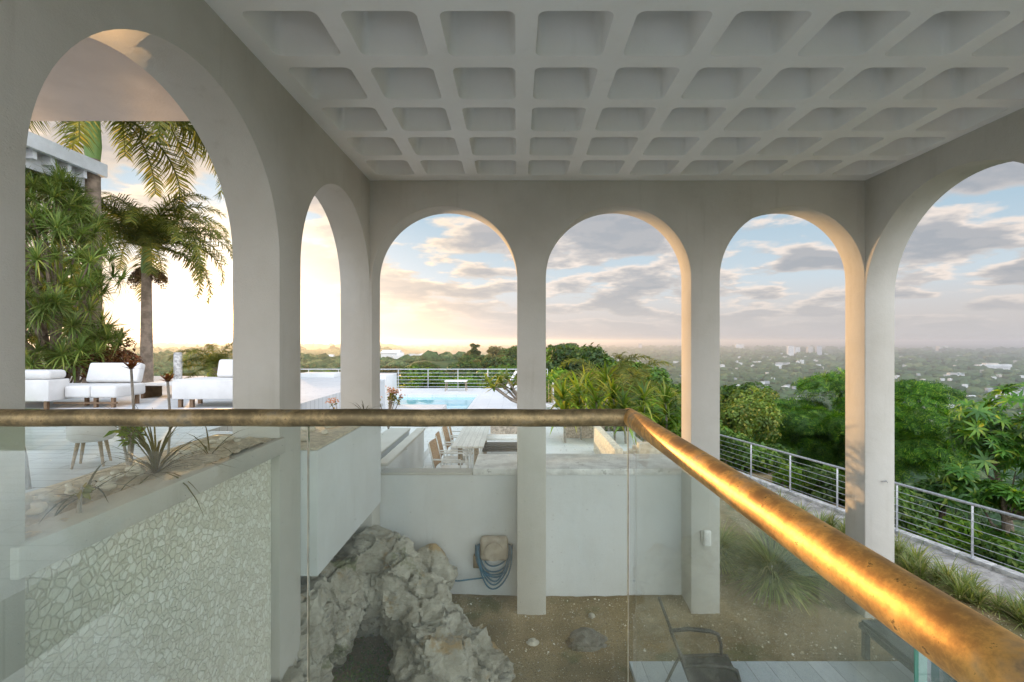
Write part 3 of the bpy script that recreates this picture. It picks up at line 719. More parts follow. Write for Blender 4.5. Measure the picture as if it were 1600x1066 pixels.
def leafy_stem(name, loc, h, n, L, w, seed, label, m, nst=5, spread=.25, flower=None, cat='plant'):
    rd = random.Random(seed); rg = np.random.default_rng(seed); e = empty(name, loc, 0, label, cat); mb = MB(); pos = []; tips = []
    for k in range(nst):
        a = rd.uniform(0, 6.283); tip = Vector((math.cos(a)*spread*rd.uniform(.3, 1), math.sin(a)*spread*rd.uniform(.3, 1), h*rd.uniform(.7, 1)))
        mid = tip*.5+Vector((0, 0, .08*h)); mb.tube([(0, 0, 0), mid*.6, tip], [.012, .009, .005], 5); tips.append(tip)
        for q in range(n): u = rd.uniform(.35, 1); p = mid.lerp(tip, u); pos.append(p)
    mb.build('stem', BARKG, e, smooth=.8)
    pos = np.array([tuple(p) for p in pos]); Nn = rg.normal(size=pos.shape)*.6+np.array([0, 0, .8]); U, W, Nz = frames(Nn, rg)
    Lt = (np.array([(0, 0, 0), (.5, -w/L, .1), (1, 0, 0), (.5, w/L, .1)]), np.array([(0, 1, 2, 3)]))
    V, Q = instance(Lt[0], Lt[1], pos, U, W, Nz, L*rg.uniform(.6, 1.1, len(pos)))
    link(bpy.data.objects.new('foliage', np_mesh('foliage', V, Q, m)), e)
    if flower:
        pf = rg.normal(size=(26, 3))*.020; U, W, Nz = frames(rg.normal(size=pf.shape), rg)
        V, Q = instance(LEAF[0], LEAF[1], pf, U, W, Nz, np.full(len(pf), .035)); fm = np_mesh('flower_cluster', V, Q, flower)
        for p in tips: fo = link(bpy.data.objects.new('flower_cluster', fm), e); fo.location = p
    return e
PINK = leaf_mat('pink_petals', (.50, .26, .24), (.55, .36, .28), (.45, .2, .18), .3)
leafy_stem('flowering_shrub', (-1.98, 7.45, EZ-1.35), .62, 26, .055, .016, 1, 'thin thorny shrub with pale yellow leaves and small pink flowers behind the front glass', G_YEL, 8, .26, PINK)
leafy_stem('flowering_shrub', (-2.62, 7.2, EZ-1.25), .45, 10, .05, .014, 2, 'sprig with pink flowers seen in the narrow arch against the white terrace', G_YEL, 4, .3, PINK)
leafy_stem('leafy_plant', (-2.48, 3.10, BT-.02), .36, 22, .09, .02, 3, 'upright green leafy plant among the dark strap leaves', G_BRI, 5, .09)
leafy_stem('young_plant', (-2.1, 2.32, BT-.02), .20, 9, .06, .014, 4, 'single small yellow green seedling in front of the left sofa', G_YEL, 1, .03)
def succulent(px, py, Y, label):
    c = at(px, py, Y); T = rosette(26, .07, .03, 3, 0, 1.3, .3, 2, .3); e = empty('succulent', (c.x, c.y, BT-.02), 0, label, 'plant')
    h = c.z-BT; MB().tube([(0, 0, 0), (.02, 0, h*.5), (0, 0, h)], .008, 6).build('stem', BARKG, e)
    o = link(bpy.data.objects.new('rosette', np_mesh('rosette', T[0], T[1], G_RED)), e); o.location = (0, 0, h)
succulent(205, 572, 3.3, 'brown succulent rosette on a stalk in front of the left sofa')
succulent(262, 592, 3.4, 'brown succulent rosette on a stalk between the two sofas')
# pebbles in the trough
PEB = mat('pebble', (.62, .57, .46), .6, vary=.25, scale=30, bump=.2)
def pebble_mesh(seed):
    bm = bmesh.new(); bmesh.ops.create_icosphere(bm, subdivisions=3, radius=1); 
    for v in bm.verts: v.co *= 1+.16*mnoise.noise(v.co*1.3+Vector((seed, 0, 0))); v.co.z *= .55; v.co.y *= .75
    me = bpy.data.meshes.new('pebble'); bm.to_mesh(me); bm.free(); me.polygons.foreach_set('use_smooth', [True]*len(me.polygons)); me.materials.append(PEB); return me
PM = [pebble_mesh(i*3.3) for i in range(4)]; rd = random.Random(8)
for i in range(52):
    o = link(bpy.data.objects.new('pebble', PM[i % 4])); y = 2.12+1.85*(i/52)+rd.uniform(-.05, .05); r = rd.uniform(.022, .045)
    o.location = (-2.42+.0+rd.random()**1.6*.16, y, BT+.016+(.03 if i % 3 == 0 else 0)); o.scale = (r, r, r); o.rotation_euler = (rd.uniform(-.3, .3), rd.uniform(-.3, .3), rd.uniform(0, 3))
    tag(o, 'smooth cream pebble lying in the stone-clad planter', 'pebble', 'pebbles along the back of the planter')
for i in range(9):
    o = link(bpy.data.objects.new('pebble', PM[i % 4])); r = rd.uniform(.05, .085); o.location = (-2.36+rd.uniform(0, .32), 4.66+i*.17+rd.uniform(-.05, .05), EZ-1.0+.03); o.scale = (r, r, r); o.rotation_euler = (0, 0, rd.uniform(0, 3))
    tag(o, 'smooth cream stone on the white box planter', 'pebble', 'stones on top of the box planter')
for i in range(4):
    o = link(bpy.data.objects.new('white_stone', PM[i])); r = .10; o.location = (-2.36-.1*i, 7.5+.22*i, EZ-1.80+.02*i); o.scale = (r, r, r); o.rotation_euler = (0, 0, i)
    tag(o, 'white painted stone on the planter wall by the loggia corner', 'stone', 'white stones at the planter wall')
# frangipani behind the first rear column
def frangipani():
    e = empty('frangipani', (.25, 9.6, DECKZ), 0, 'frangipani branch with big glossy leaf rosettes reaching out left of the first rear column', 'tree')
    tips = [at(792, 592, 9.6), at(772, 606, 9.4), at(800, 610, 9.7), at(784, 600, 9.8), at(812, 596, 9.9), at(765, 598, 9.5)]
    mb = MB(); o0 = Vector((.25, 9.6, DECKZ)); fork = Vector((-.02, 0, 1.35)); mb.tube([(0, 0, 0), (.05, 0, .7), fork], [.06, .05, .04], 8)
    tl = [q-o0 for q in tips]
    for q in tl: mb.tube([fork, fork.lerp(q, .5)+Vector((0, 0, -.06)), q], [.03, .022, .018], 7)
    mb.build('trunk', BARKG, e, smooth=.8)
    rg = np.random.default_rng(2); T = rosette(15, .27, .075, 4, -.5, 1.2, .5, 3, None)
    pos = np.array([tuple(q) for q in tl]); U, W, Nz = frames(rg.normal(size=pos.shape)*.3+np.array([-.2, 0, 1]), rg)
    V, Q = instance(T[0], T[1], pos, U, W, Nz, np.ones(len(pos))); link(bpy.data.objects.new('crown', np_mesh('crown', V, Q, leaf_mat('frangipani_leaves', (.07, .13, .03), (.16, .22, .05), (.33, .30, .07), .3, .3, .5))), e)
frangipani()
# cordyline and palm thicket right of the first rear column
COR = leaf_mat('cordyline_leaves', (.07, .15, .02), (.17, .27, .03), (.36, .34, .06), .45, .4)
rdc = random.Random(3)
for i, (px, py, Y) in enumerate([(880, 625, 12.6), (905, 615, 13), (932, 628, 12.4), (958, 622, 12.8), (915, 600, 14.5), (948, 596, 15), (1005, 625, 13.5), (1040, 630, 14), (975, 640, 12.5)]):
    c = at(px, py, Y); T = rosette(34, .85, .085, 10+i, -.4, 1.4, 1.1, 4, None); e = empty('cordyline', (c.x, c.y, -.5), 0, ['cordyline nearest the first rear column', 'second cordyline from the first rear column', 'third cordyline, in front of the young palm', 'cordyline just above the handrail corner', 'taller cordyline behind the front row', 'tall cordyline at the back of the thicket', 'cordyline at the middle of the second arch right half', 'rightmost cordyline in the second rear arch', 'low cordyline peeking over the handrail corner'][i], 'plant', 'cordylines beyond the patio')
    h = c.z+.5; MB().tube([(0, 0, 0), (.06, 0, h*.5), (0, 0, h)], .03, 6).build('stem', BARKG, e)
    for k in range(2):
        o = link(bpy.data.objects.new('leaf_head', np_mesh('leaf_head', T[0], T[1], COR)), e) if k == 0 else link(bpy.data.objects.new('leaf_head', o.data), e)
        o.location = (0, 0, h-.35*k); o.rotation_euler = (rdc.uniform(-.2, .2), rdc.uniform(-.2, .2), rdc.uniform(0, 6))
palm('fan_palm', at(945, 600, 17).x, 17, -1.2, 3.1, .10, 'young bright green palm in the thicket above the clad wall', 14, .75, 0, None, seed=5)
palm('fan_palm', at(980, 600, 19).x, 19, -1.5, 3.0, .10, 'darker young palm to the right in the thicket', 13, .8, 0, None, seed=6)
palm('coconut_palm', at(968, 548, 130).x, 130, -12, 11, .2, 'lone small palm silhouette standing above the ridge trees', 14, 1.0, 0, None, seed=8)
# shrubs behind the pool railing and around the deck
bl = ['bright green shrub behind the pool deck railing', 'round green shrub behind the pool deck railing']
hz = [(500, 583), (527, 582), (640, 597), (657, 585), (672, 590), (690, 594), (706, 592), (722, 596), (738, 594), (754, 596), (770, 594), (788, 592), (806, 588), (822, 590), (842, 592)]
for i, (px, py) in enumerate(hz):
    Y = 28.6+(i % 3)*.7; c = at(px, py, Y); k = 'bush%d' % (2 if px in (640,) else (1, 0, 1)[i % 3])
    place_tree(k, c.x, Y, c.z-1.25, .95, i, 'leafy shrub behind the pool deck railing, '+where(c.x, Y), 'shrubs behind the pool railing', 'shrub', 'shrub')
for i, (px, py, Y, s, k) in enumerate([(862, 600, 20, 1.3, 1), (1010, 615, 17, 1.6, 1), (1045, 605, 20, 2.0, 0), (1035, 640, 14.5, 1.2, 1), (1065, 625, 18, 1.6, 0), (1000, 590, 24, 2.0, 0), (900, 590, 24, 2.2, 0), (870, 580, 28, 2.2, 1), (1070, 600, 27, 2.2, 0), (960, 585, 30, 2.6, 0), (925, 640, 16, 1.3, 0), (1100, 640, 17, 1.5, 0)]):
    c = at(px, py, Y); place_tree('bush%d' % k, c.x, Y, c.z-1.4*s, s, i, '%s garden bush in the thicket, %s' % (['dark', 'bright green'][k], where(c.x, Y)), 'garden bushes right of the pool deck', 'bush', 'bush')
# big domed tree, right
FEA = leaf_mat('feathery_leaves', (.028, .095, .010), (.095, .24, .018), (.30, .44, .04), .4)
def big_dome():
    Y = 21.5; c = at(1345, 690, Y); z0 = tz(c.x, c.y); rg = np.random.default_rng(77)
    h = (EZ-1.45)-z0; rad = (5.2, 4.6, 3.7); cc = (0, 0, h-3.5); lm = lumps_in(cc, rad, 52, rg, (.17, .30), .3)
    lm = [(np.array([p[0], p[1], p[2]-.0]), r*np.array([1.25, 1.25, .72])) for p, r in lm]
    e = empty('domed_tree', (c.x, c.y, z0), 0, 'big dark green dome shaped tree with feathery foliage behind the right rear column', 'tree')
    link(bpy.data.objects.new('crown', crown('crown', lm, 15000, .40, FEA, 5, spray(7), upbias=.7, outward=True)), e); trunk_mesh(h-2.5, .3, lm, 3, parent=e, nl=14)
big_dome()
PAL = leaf_mat('palmate_leaves', (.035, .11, .015), (.085, .20, .025), (.25, .32, .04), .4, .4, .4)
def palmate_tree(px, py, Y, rad, n, nl, label, size=.34, seed=1, m=None):
    c = at(px, py, Y); z0 = tz(c.x, c.y); h = c.z-z0+rad[2]; rg = np.random.default_rng(seed); lm = lumps_in((0, 0, h-rad[2]), rad, nl, rg, (.25, .42), .2)
    e = empty('umbrella_tree', (c.x, c.y, z0), 0, label, 'tree'); link(bpy.data.objects.new('crown', crown('crown', lm, n, size, m or PAL, seed, palmate(9), upbias=.9)), e); trunk_mesh(h-rad[2]*.6, .10, lm, seed, parent=e, nl=10)
palmate_tree(1585, 700, 12.5, (1.75, 1.6, 1.6), 620, 26, 'tall umbrella tree with drooping palmate leaves at the right edge', .30, 1)
palmate_tree(1475, 775, 11.5, (.95, .9, .75), 190, 12, 'lower umbrella tree with palmate leaves just behind the steel railing', .30, 2)
palmate_tree(1580, 790, 10.6, (.9, .8, .7), 150, 10, 'umbrella tree sapling leaning toward the railing at the far right', .30, 3)
palmate_tree(1530, 850, 10.8, (1.1, .8, .6), 150, 10, 'dark umbrella tree growth below the railing bars at the right', .28, 4)
proto('twiggy', 66, (0, 0, 1.9), (2.2, 1.9, 1.8), 40, 9500, .12, leaf_mat('leaves_yellow_green', (.07, .12, .02), (.15, .21, .035), (.32, .27, .05), .4), 1.8, .07, lr=(.14, .30))
place_tree('twiggy', at(1165, 640, 19).x, 19, at(1160, 640, 19).z-2.2, 1.0, 1, 'tall yellow green twiggy shrub in the right arch beside the column', name='shrub', cat='shrub')
place_tree('broad1', at(1165, 600, 30).x, 30, at(1185, 600, 30).z-6.6, .75, 2, 'mid green shrub behind the yellow twiggy one', name='shrub', cat='shrub')
rd = random.Random(12)
for i in range(30):
    Y = rd.uniform(5.6, 15.5); X = RAILX(Y)+rd.uniform(.9, 2.6); s = rd.uniform(.75, 1.25)
    place_tree('bush%d' % (0 if i % 4 else 1), X, Y, tz(X, Y)-.3+(.4 if Y > 11 else 0), s, i, 'leafy green shrub just outside the steel railing, '+where(X, Y), 'shrubs below the steel railing', 'shrub', 'shrub', trunk=True)
# valley-side trees, right
for i in range(34):
    a = rd.uniform(17, 50); r = rd.uniform(28, 120)**1.0; X, Y = r*math.sin(R(a)), r*math.cos(R(a))
    if abs(X-15)+abs(Y-21) < 9: continue
    place_tree('broad%d' % (i % 4), X, Y, tz(X, Y)-1.5, rd.uniform(.7, 1.1)*(1 if r > 45 else .75), i, 'broad green tree on the slope, '+where(X, Y), 'trees on the slope to the right')
# ridge trees, middle
YT = lambda px: np.interp(px, [180, 470, 540, 596, 650, 700, 740, 770, 850, 885, 925, 950, 1000, 1065, 1200], [572, 580, 577, 568, 566, 560, 545, 537, 540, 533, 540, 552, 562, 577, 590])
def ridge(n, a0, a1, r0, r1, s0, s1, label, group, seed, kinds=(0, 1, 2, 3), rise=0.0):
    rd = random.Random(seed)
    for i in range(n):
        a = rd.uniform(a0, a1); r = r0+(r1-r0)*(i+.5)/n; X, Y = r*math.sin(R(a)), r*math.cos(R(a))
        z = tz(X, Y)-1; s = rd.uniform(s0, s1); px = CX+F*X/Y; zt = EZ-(YT(px)+(rd.uniform(0, 22) if i % 3 else 0)-CY)/F*Y
        s = min(s, (zt-z)/9.2)
        if s < .3: continue
        place_tree('broad%d' % kinds[i % len(kinds)], X, Y, z, s, i*1.3, label+', '+where(X, Y), group)
ridge(44, -16, 12, 34, 105, .6, .95, 'dense green hillside tree beyond the pool', 'trees on the near hillside', 1, (1, 0, 3, 2))
ridge(80, -17, 11, 105, 260, .9, 1.4, 'dark tree on the wooded ridge beyond the pool', 'trees on the wooded ridge', 2, (0, 2, 0, 4))
ridge(16, -2, 5.5, 190, 235, 1.3, 1.9, 'tall tree crowning the highest part of the ridge', 'tall trees on the crest', 3, (0, 2))
ridge(46, 5, 21, 30, 120, .9, 2.0, 'green canopy tree beyond the thicket', 'trees below the ridge', 9, (1, 0, 3, 1))
ridge(36, -42, -14, 40, 170, .6, 1.0, 'backlit olive tree in the valley left of the pool', 'trees in the left valley', 4, (4, 4, 0))
for i, (px, py) in enumerate([(742, 538), (862, 540), (885, 538), (910, 546)]):
    Y = 185; c = at(px, py, Y); place_tree('slim0', c.x, Y, tz(c.x, Y)-.5, (c.z-tz(c.x, Y)+2)/12.5, i, ['slim tree standing out left of the ridge crest', 'slim tall tree left of the dome on the ridge', 'slim tall tree in the middle of the ridge crest', 'slim tall tree at the right end of the crest'][i])
# far woods: uncountable
def far_woods():
    bm = bmesh.new(); bmesh.ops.create_icosphere(bm, subdivisions=2, radius=1); T = np.array([tuple(v.co) for v in bm.verts]); Q = np.array([[v.index for v in f.verts] for f in bm.faces]); bm.free()
    rg = np.random.default_rng(5); n = 9000; th = rg.uniform(-44, 50, n); r = 110*np.exp(rg.random(n)**.8*math.log(11000/110)); pos = []; S = []
    for a, q in zip(th, r):
        x, y = q*math.sin(R(a)), q*math.cos(R(a))
        if q < 300 and -18 < a < 13: continue
        s = 4.5+.0055*q*rg.uniform(.5, 1.4); pos.append((x, y, tz(x, y)+s*.1)); S.append(s)
    pos = np.array(pos); S = np.array(S); m = len(pos); N = rg.normal(size=(m, 3))*.12+np.array([0, 0, 1.]); U, W, Nz = frames(N, rg)
    T2 = T*np.array([1, 1, .62]); V, Fq = instance(T2, Q, pos, U, W, Nz, S); k = len(T)
    V = V+np.repeat(S, k)[:, None]*rg.normal(size=V.shape)*.16
    me = np_mesh('woodland', V, Fq, leaf_mat('far_foliage', (.026, .050, .022), (.050, .085, .035), (.10, .12, .05), .1, .9, .1))
    tag(link(bpy.data.objects.new('woodland', me)), 'distant tree cover over the valley floor and hills', 'woodland', kind='stuff')
far_woods()
# grass tufts in the courtyard
GR = leaf_mat('grass_blades', (.14, .20, .05), (.30, .36, .12), (.50, .44, .22), .35, .6)
gl = [(3.95, 7.5, 1.0, 'large fountain grass clump right of the third column'), (4.5, 8.1, .95, 'second fountain grass clump behind the large one'), (3.45, 8.3, .8, 'fountain grass clump against the end of the counter wall'), (5.2, 7.9, .8, 'dark grass clump beside the corner column')]
for i, (x, y, s, lb) in enumerate(gl):
    tuft('grass_clump', (x, y, .02), 1000, 1.0*s, .014, 30+i, lb, 'grass', (.15, 1.5), 1.5, GR, segs=4)
rd = random.Random(2)
for i in range(96):
    y = 3.6+i*.10; x = RAILX(y)-.98-rd.uniform(0, .65)
    tuft('grass_tuft', (x, y, .0), 60, rd.uniform(.34, .6), .018, 60+i, 'green grass tuft along the inner edge of the path, %s' % ('near end' if y < 6 else 'middle stretch' if y < 9.5 else 'far end'), 'grass', (.2, 1.5), 1.0, GR, 'grass tufts edging the path', 3)
# ------------------------------------------------------------ rock outcrop
def rockmat(dim=1.0):
    m = bpy.data.materials.new('limestone'); m.use_nodes = True; t = NT(m.node_tree); m.node_tree.nodes.clear()
    v = t.node('ShaderNodeTexCoord').outputs['Object']
    n = t.noise(v, 2.6, 8, .68); c = t.ramp(n, [(.30, (.30, .28, .23)), (.48, (.52, .50, .45)), (.66, (.74, .73, .68))])
    c = t.mix(t.mapr(t.noise(t.vmath('ADD', v, (3, 1, 5)), 1.7, 5, .65), .56, .66, 0, .75), c, (.46, .31, .13))
    c = t.mix(t.mapr(t.noise(t.vmath('ADD', v, (8, 4, 2)), 1.5, 6, .7), .57, .66, 0, .7), c, (.16, .19, .07))
    c = t.mix(1.0, c, (dim, dim*.965, dim*.86), 'MULTIPLY')
    st = t.noise(t.vmath('MULTIPLY', v, (1.5, 1.5, 9)), 2.4, 6, .7)
    c = t.mix(t.mapr(st, .56, .66, 0, .7), c, (.26, .25, .22))
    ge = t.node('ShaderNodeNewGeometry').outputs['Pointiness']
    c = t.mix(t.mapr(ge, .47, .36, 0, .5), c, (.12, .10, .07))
    h = t.math('ADD', t.noise(v, 22, 8, .75), t.math('MULTIPLY', st, 1.2))
    bn = t.node('ShaderNodeBump', {'Height': h, 'Strength': .9, 'Distance': .035})
    p = t.node('ShaderNodeBsdfPrincipled', {'Base Color': c, 'Roughness': .9, 'Specular IOR Level': .2, 'Normal': bn.outputs[0]})
    t.node('ShaderNodeOutputMaterial', {0: p.outputs[0]}); return m
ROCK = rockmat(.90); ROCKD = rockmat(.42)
def rock(name, lumps, voxel, amp, label, seed=0, rm=None):
    bm = bmesh.new()
    for c, r, e in lumps:
        M = Matrix.Translation(c) @ Matrix.Rotation(e, 4, 'Z') @ Matrix.Rotation(e*.7, 4, 'Y') @ Matrix.Diagonal((r[0], r[1], r[2], 1))
        bmesh.ops.create_icosphere(bm, subdivisions=3, radius=1, matrix=M)
    me = bpy.data.meshes.new(name); bm.to_mesh(me); bm.free(); o = bpy.data.objects.new(name, me); link(o)
    md = o.modifiers.new('r', 'REMESH'); md.mode = 'VOXEL'; md.voxel_size = voxel
    dg = bpy.context.evaluated_depsgraph_get(); me2 = bpy.data.meshes.new_from_object(o.evaluated_get(dg)); o.modifiers.clear(); o.data = me2
    me2.update(); no = [Vector(v.normal) for v in me2.vertices]; bm = bmesh.new(); bm.from_mesh(me2); bm.verts.ensure_lookup_table()
    for v, n in zip(bm.verts, no):
        p = v.co+Vector((seed, 0, 0)); q = p+.25*mnoise.noise_vector(p*1.6)
        d = .55*(mnoise.ridged_multi_fractal(q*1.7, 1.0, 2.1, 5, 1.0, 2.0)-1.1)
        cell = mnoise.voronoi(q*Vector((2.4, 2.4, 3.4)))[0]; d += .9*(cell[0]-.35)-(.35 if cell[1]-cell[0] < .05 else 0)
        cell = mnoise.voronoi(q*7)[0]; d += .28*(cell[0]-.4); d += .22*mnoise.fractal(p*9, 1, 2, 4)
        v.co += n*d*amp
    bm.to_mesh(me2); bm.free(); me2.materials.clear(); me2.materials.append(rm or ROCK)
    me2.polygons.foreach_set('use_smooth', [True]*len(me2.polygons)); me2.set_sharp_from_angle(angle=.55)
    return tag(o, label, 'rock')
V3 = Vector
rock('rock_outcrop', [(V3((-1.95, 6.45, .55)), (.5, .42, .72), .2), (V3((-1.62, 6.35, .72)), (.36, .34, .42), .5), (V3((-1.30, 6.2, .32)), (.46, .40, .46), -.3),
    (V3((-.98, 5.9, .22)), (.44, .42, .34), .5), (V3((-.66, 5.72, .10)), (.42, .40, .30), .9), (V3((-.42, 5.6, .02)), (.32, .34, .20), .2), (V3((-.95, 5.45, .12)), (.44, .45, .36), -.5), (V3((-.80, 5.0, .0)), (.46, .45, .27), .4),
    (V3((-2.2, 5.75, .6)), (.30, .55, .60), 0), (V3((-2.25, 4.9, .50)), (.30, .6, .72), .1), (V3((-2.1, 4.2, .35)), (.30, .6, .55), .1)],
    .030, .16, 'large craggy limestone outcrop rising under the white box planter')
rock('boulder', [(V3((-1.25, 6.80, .62)), (.26, .16, .30), .2), (V3((-1.05, 6.8, .45)), (.2, .14, .22), .5)], .03, .08, 'golden mossy boulder against the white wall behind the outcrop', 3)
rock('stone', [(V3((.90, 6.1, -.01)), (.30, .24, .13), .4)], .03, .08, 'flat grey stone lying on the soil near the middle column', 7, ROCKD)
rock('stone', [(V3((.20, 6.05, .02)), (.09, .07, .05), .4)], .015, .03, 'small pale stone on the soil right of the outcrop', 9)
rock('stone', [(V3((1.02, 6.62, .04)), (.05, .05, .04), .4)], .012, .01, 'small round white stone at the foot of the wall', 12)
MOSS = leaf_mat('ground_cover', (.10, .17, .04), (.18, .28, .06), (.30, .30, .10))
rgm = np.random.default_rng(3); npm = 1300; xy = np.stack([rgm.normal(-1.65, .22, npm), rgm.normal(5.3, .32, npm)], 1)
pos = np.array([(a, b, cy(a, b)+.02+.05*rgm.random()) for a, b in xy]); U, W, Nz = frames(rgm.normal(size=(npm, 3))*.5+np.array([0, 0, 1]), rgm)
V_, Q_ = instance(LEAF[0], LEAF[1], pos, U, W, Nz, rgm.uniform(.02, .05, npm)); tag(link(bpy.data.objects.new('weeds', np_mesh('weeds', V_, Q_, MOSS))), 'green weeds in the hollow of the outcrop', 'weeds', kind='stuff')
# litter: small stones and dry leaves on the soil
n = 15000; xy = np.stack([rgm.uniform(-1.5, 7.2, n), rgm.uniform(4.5, 12, n)], 1); xy = xy[(xy[:, 0] < 7.8-(xy[:, 1]-8.15)*.286-1.0) & ~((xy[:, 0] > .1) & (xy[:, 1] < 5.65)) & ~((xy[:, 1] > 6.95) & (xy[:, 0] < 2.7))]
pos = np.array([(a, b, cy(a, b)+.008) for a, b in xy]); N_ = rgm.normal(size=pos.shape)*.35+np.array([0, 0, 1]); U, W, Nz = frames(N_, rgm)
V_, Q_ = instance(np.array([(-.5, -.35, 0), (.4, -.4, .1), (.5, .3, 0), (-.3, .45, .15)]), np.array([(0, 1, 2, 3)]), pos, U, W, Nz, np.abs(rgm.normal(0, .011, len(pos)))+.006)
tag(link(bpy.data.objects.new('leaf_litter', np_mesh('leaf_litter', V_, Q_, leaf_mat('litter', (.30, .24, .14), (.52, .46, .32), (.75, .70, .60), .0)))), 'pale litter of dry leaves and chips over the soil', 'litter', kind='stuff')
# ------------------------------------------------------------ hose reel
HB = mat('blue_hose', (.045, .14, .21), .45, vary=.3, scale=8)
RB = mat('faded_plastic', (.42, .36, .28), .6, vary=.2, scale=8, bump=.15)
hr = empty('hose_reel', (-.33, 7.04, .68), label='faded beige wall mounted hose reel with blue hose loops', cat='hose reel')
MB().box(-.20, .20, -.16, -.01, -.02, .32).build('housing', RB, hr, bevel=.06, seg=4)
MB().lathe([(.0, 0), (.13, .0), (.13, .02), (.0, .02)], (0, 0, 0), 24).build('hub', RB, hr, smooth=.5).matrix_local = Matrix.Translation((0, -.165, .13)) @ Matrix.Rotation(R(90), 4, 'X')
MB().box(-.30, -.21, -.10, -.01, -.14, .04).build('tap', mat('tap_brass', (.25, .20, .12), .5, .6), hr, bevel=.012)
rd = random.Random(1)
for k in range(7):
    w = .21+.018*(k % 4); dpt = .14+.045*k+rd.uniform(-.02, .02); pts = []
    for i in range(25):
        a = math.pi*i/24; pts.append((-w*math.cos(a)+.015*math.sin(3*a+k), -.06-.012*k, .20-.0-(dpt+.20)*math.sin(a)**.9))
    MB().tube(pts, .011, 8).build('hose_loop', HB, hr, smooth=.9)
hp = [at(756, 903, 6.96), at(748, 904, 6.95), at(738, 905, 6.9), at(715, 908, 6.85), at(690, 905, 6.75), at(668, 893, 6.7), at(645, 884, 6.6), at(625, 880, 6.5), at(606, 870, 6.45)]
tag(MB().tube([q for q in hp], .011, 8).build('garden_hose', HB, smooth=.9), 'blue hose trailing left from the wall reel over the rock', 'hose')
tag(MB().tube([at(692, 878, 6.95), at(692, 902, 6.95)], .008, 6).build('metal_stake', MATS['rusty_steel']), 'short rusty stake standing by the wall behind the outcrop', 'stake')
ob = empty('outlet_cover', (2.60, YB-.0, 0), label='small white weatherproof outlet cover on the third column', cat='outlet'); ob.location = (at(1103, 840, YB).x, YB, at(0, 840, YB).z)
PW0 = mat('outlet_plastic', (.78, .77, .72), .4, vary=.06)
MB().box(-.045, .055, -.06, -.001, -.10, .11).build('cover', PW0, ob, bevel=.02, seg=3); MB().box(-.075, -.046, -.03, -.001, -.08, .10).build('hinge', WALL, ob, bevel=.006)
hk = at(1380, 752, YB); tag(MB().tube([(hk.x-.02, YB+.005, hk.z), (hk.x-.02, YB-.03, hk.z), (hk.x+.01, YB-.045, hk.z+.02), (hk.x+.04, YB-.03, hk.z-.01)], .008, 8).build('wall_hook', STEEL), 'small metal hook on the corner column', 'hook')
# ------------------------------------------------------------ furniture in the courtyard
DKM = mat('dark_aluminium', (.06, .058, .052), .45, .3, vary=.2, scale=30); MESH = mat('dark_sling', (.07, .07, .065), .8, vary=.3, scale=90, bump=.5, bscale=300)
sc = empty('sling_chair', (1.50, 5.12, .086), R(-6), 'dark sling armchair with curved arms on the grey plank paving', 'chair')
for y in (0, -.56):
    MB().tube([(0, y, 1.0), (.06, y, .84), (.20, y, .46), (.24, y, .40), (.60, y, .44), (.70, y, .43)], .016, 10).build('side_frame', DKM, sc, smooth=.9)
    MB().tube([(.13, y, .66), (.30, y, .69), (.52, y, .68), (.60, y, .65), (.63, y, .55), (.64, y, .02)], [.018, .022, .022, .02, .016, .016], 10).build('armrest', DKM, sc, smooth=.9)
    MB().tube([(.22, y, .42), (.02, y, .0)], .015, 8).build('leg', DKM, sc, smooth=.9)
pr = [(0.0, 1.0), (.06, .84), (.13, .64), (.20, .47), (.25, .41), (.42, .40), (.62, .43), (.70, .43)]
mb = MB(); vs = [(x, y, z+.004) for x, z in pr for y in (-.01, -.55)]; mb.add(vs+[(a, b, c-.006) for a, b, c in vs], [(2*i, 2*i+1, 2*i+3, 2*i+2) for i in range(7)]+[(16+2*i, 18+2*i, 19+2*i, 17+2*i) for i in range(7)])
mb.build('sling', MESH, sc, smooth=1)
ct = empty('low_table', (4.05, 4.7, .086), 0, 'low dark outdoor table at the lower right on the paving', 'table')
MB().box(0, 1.1, 0, 1.0, .40, .44).build('table_top', mat('dark_glass_top', (.06, .07, .07), .12, vary=.3), ct, bevel=.005); MB().box(-.02, 1.12, -.02, 1.02, .33, .399).build('frame', DKM, ct, bevel=.005)
for a, b in ((0, 0), (1.04, 0), (0, .94), (1.04, .94)): MB().box(a, a+.06, b, b+.06, 0, .329).build('leg', DKM, ct)
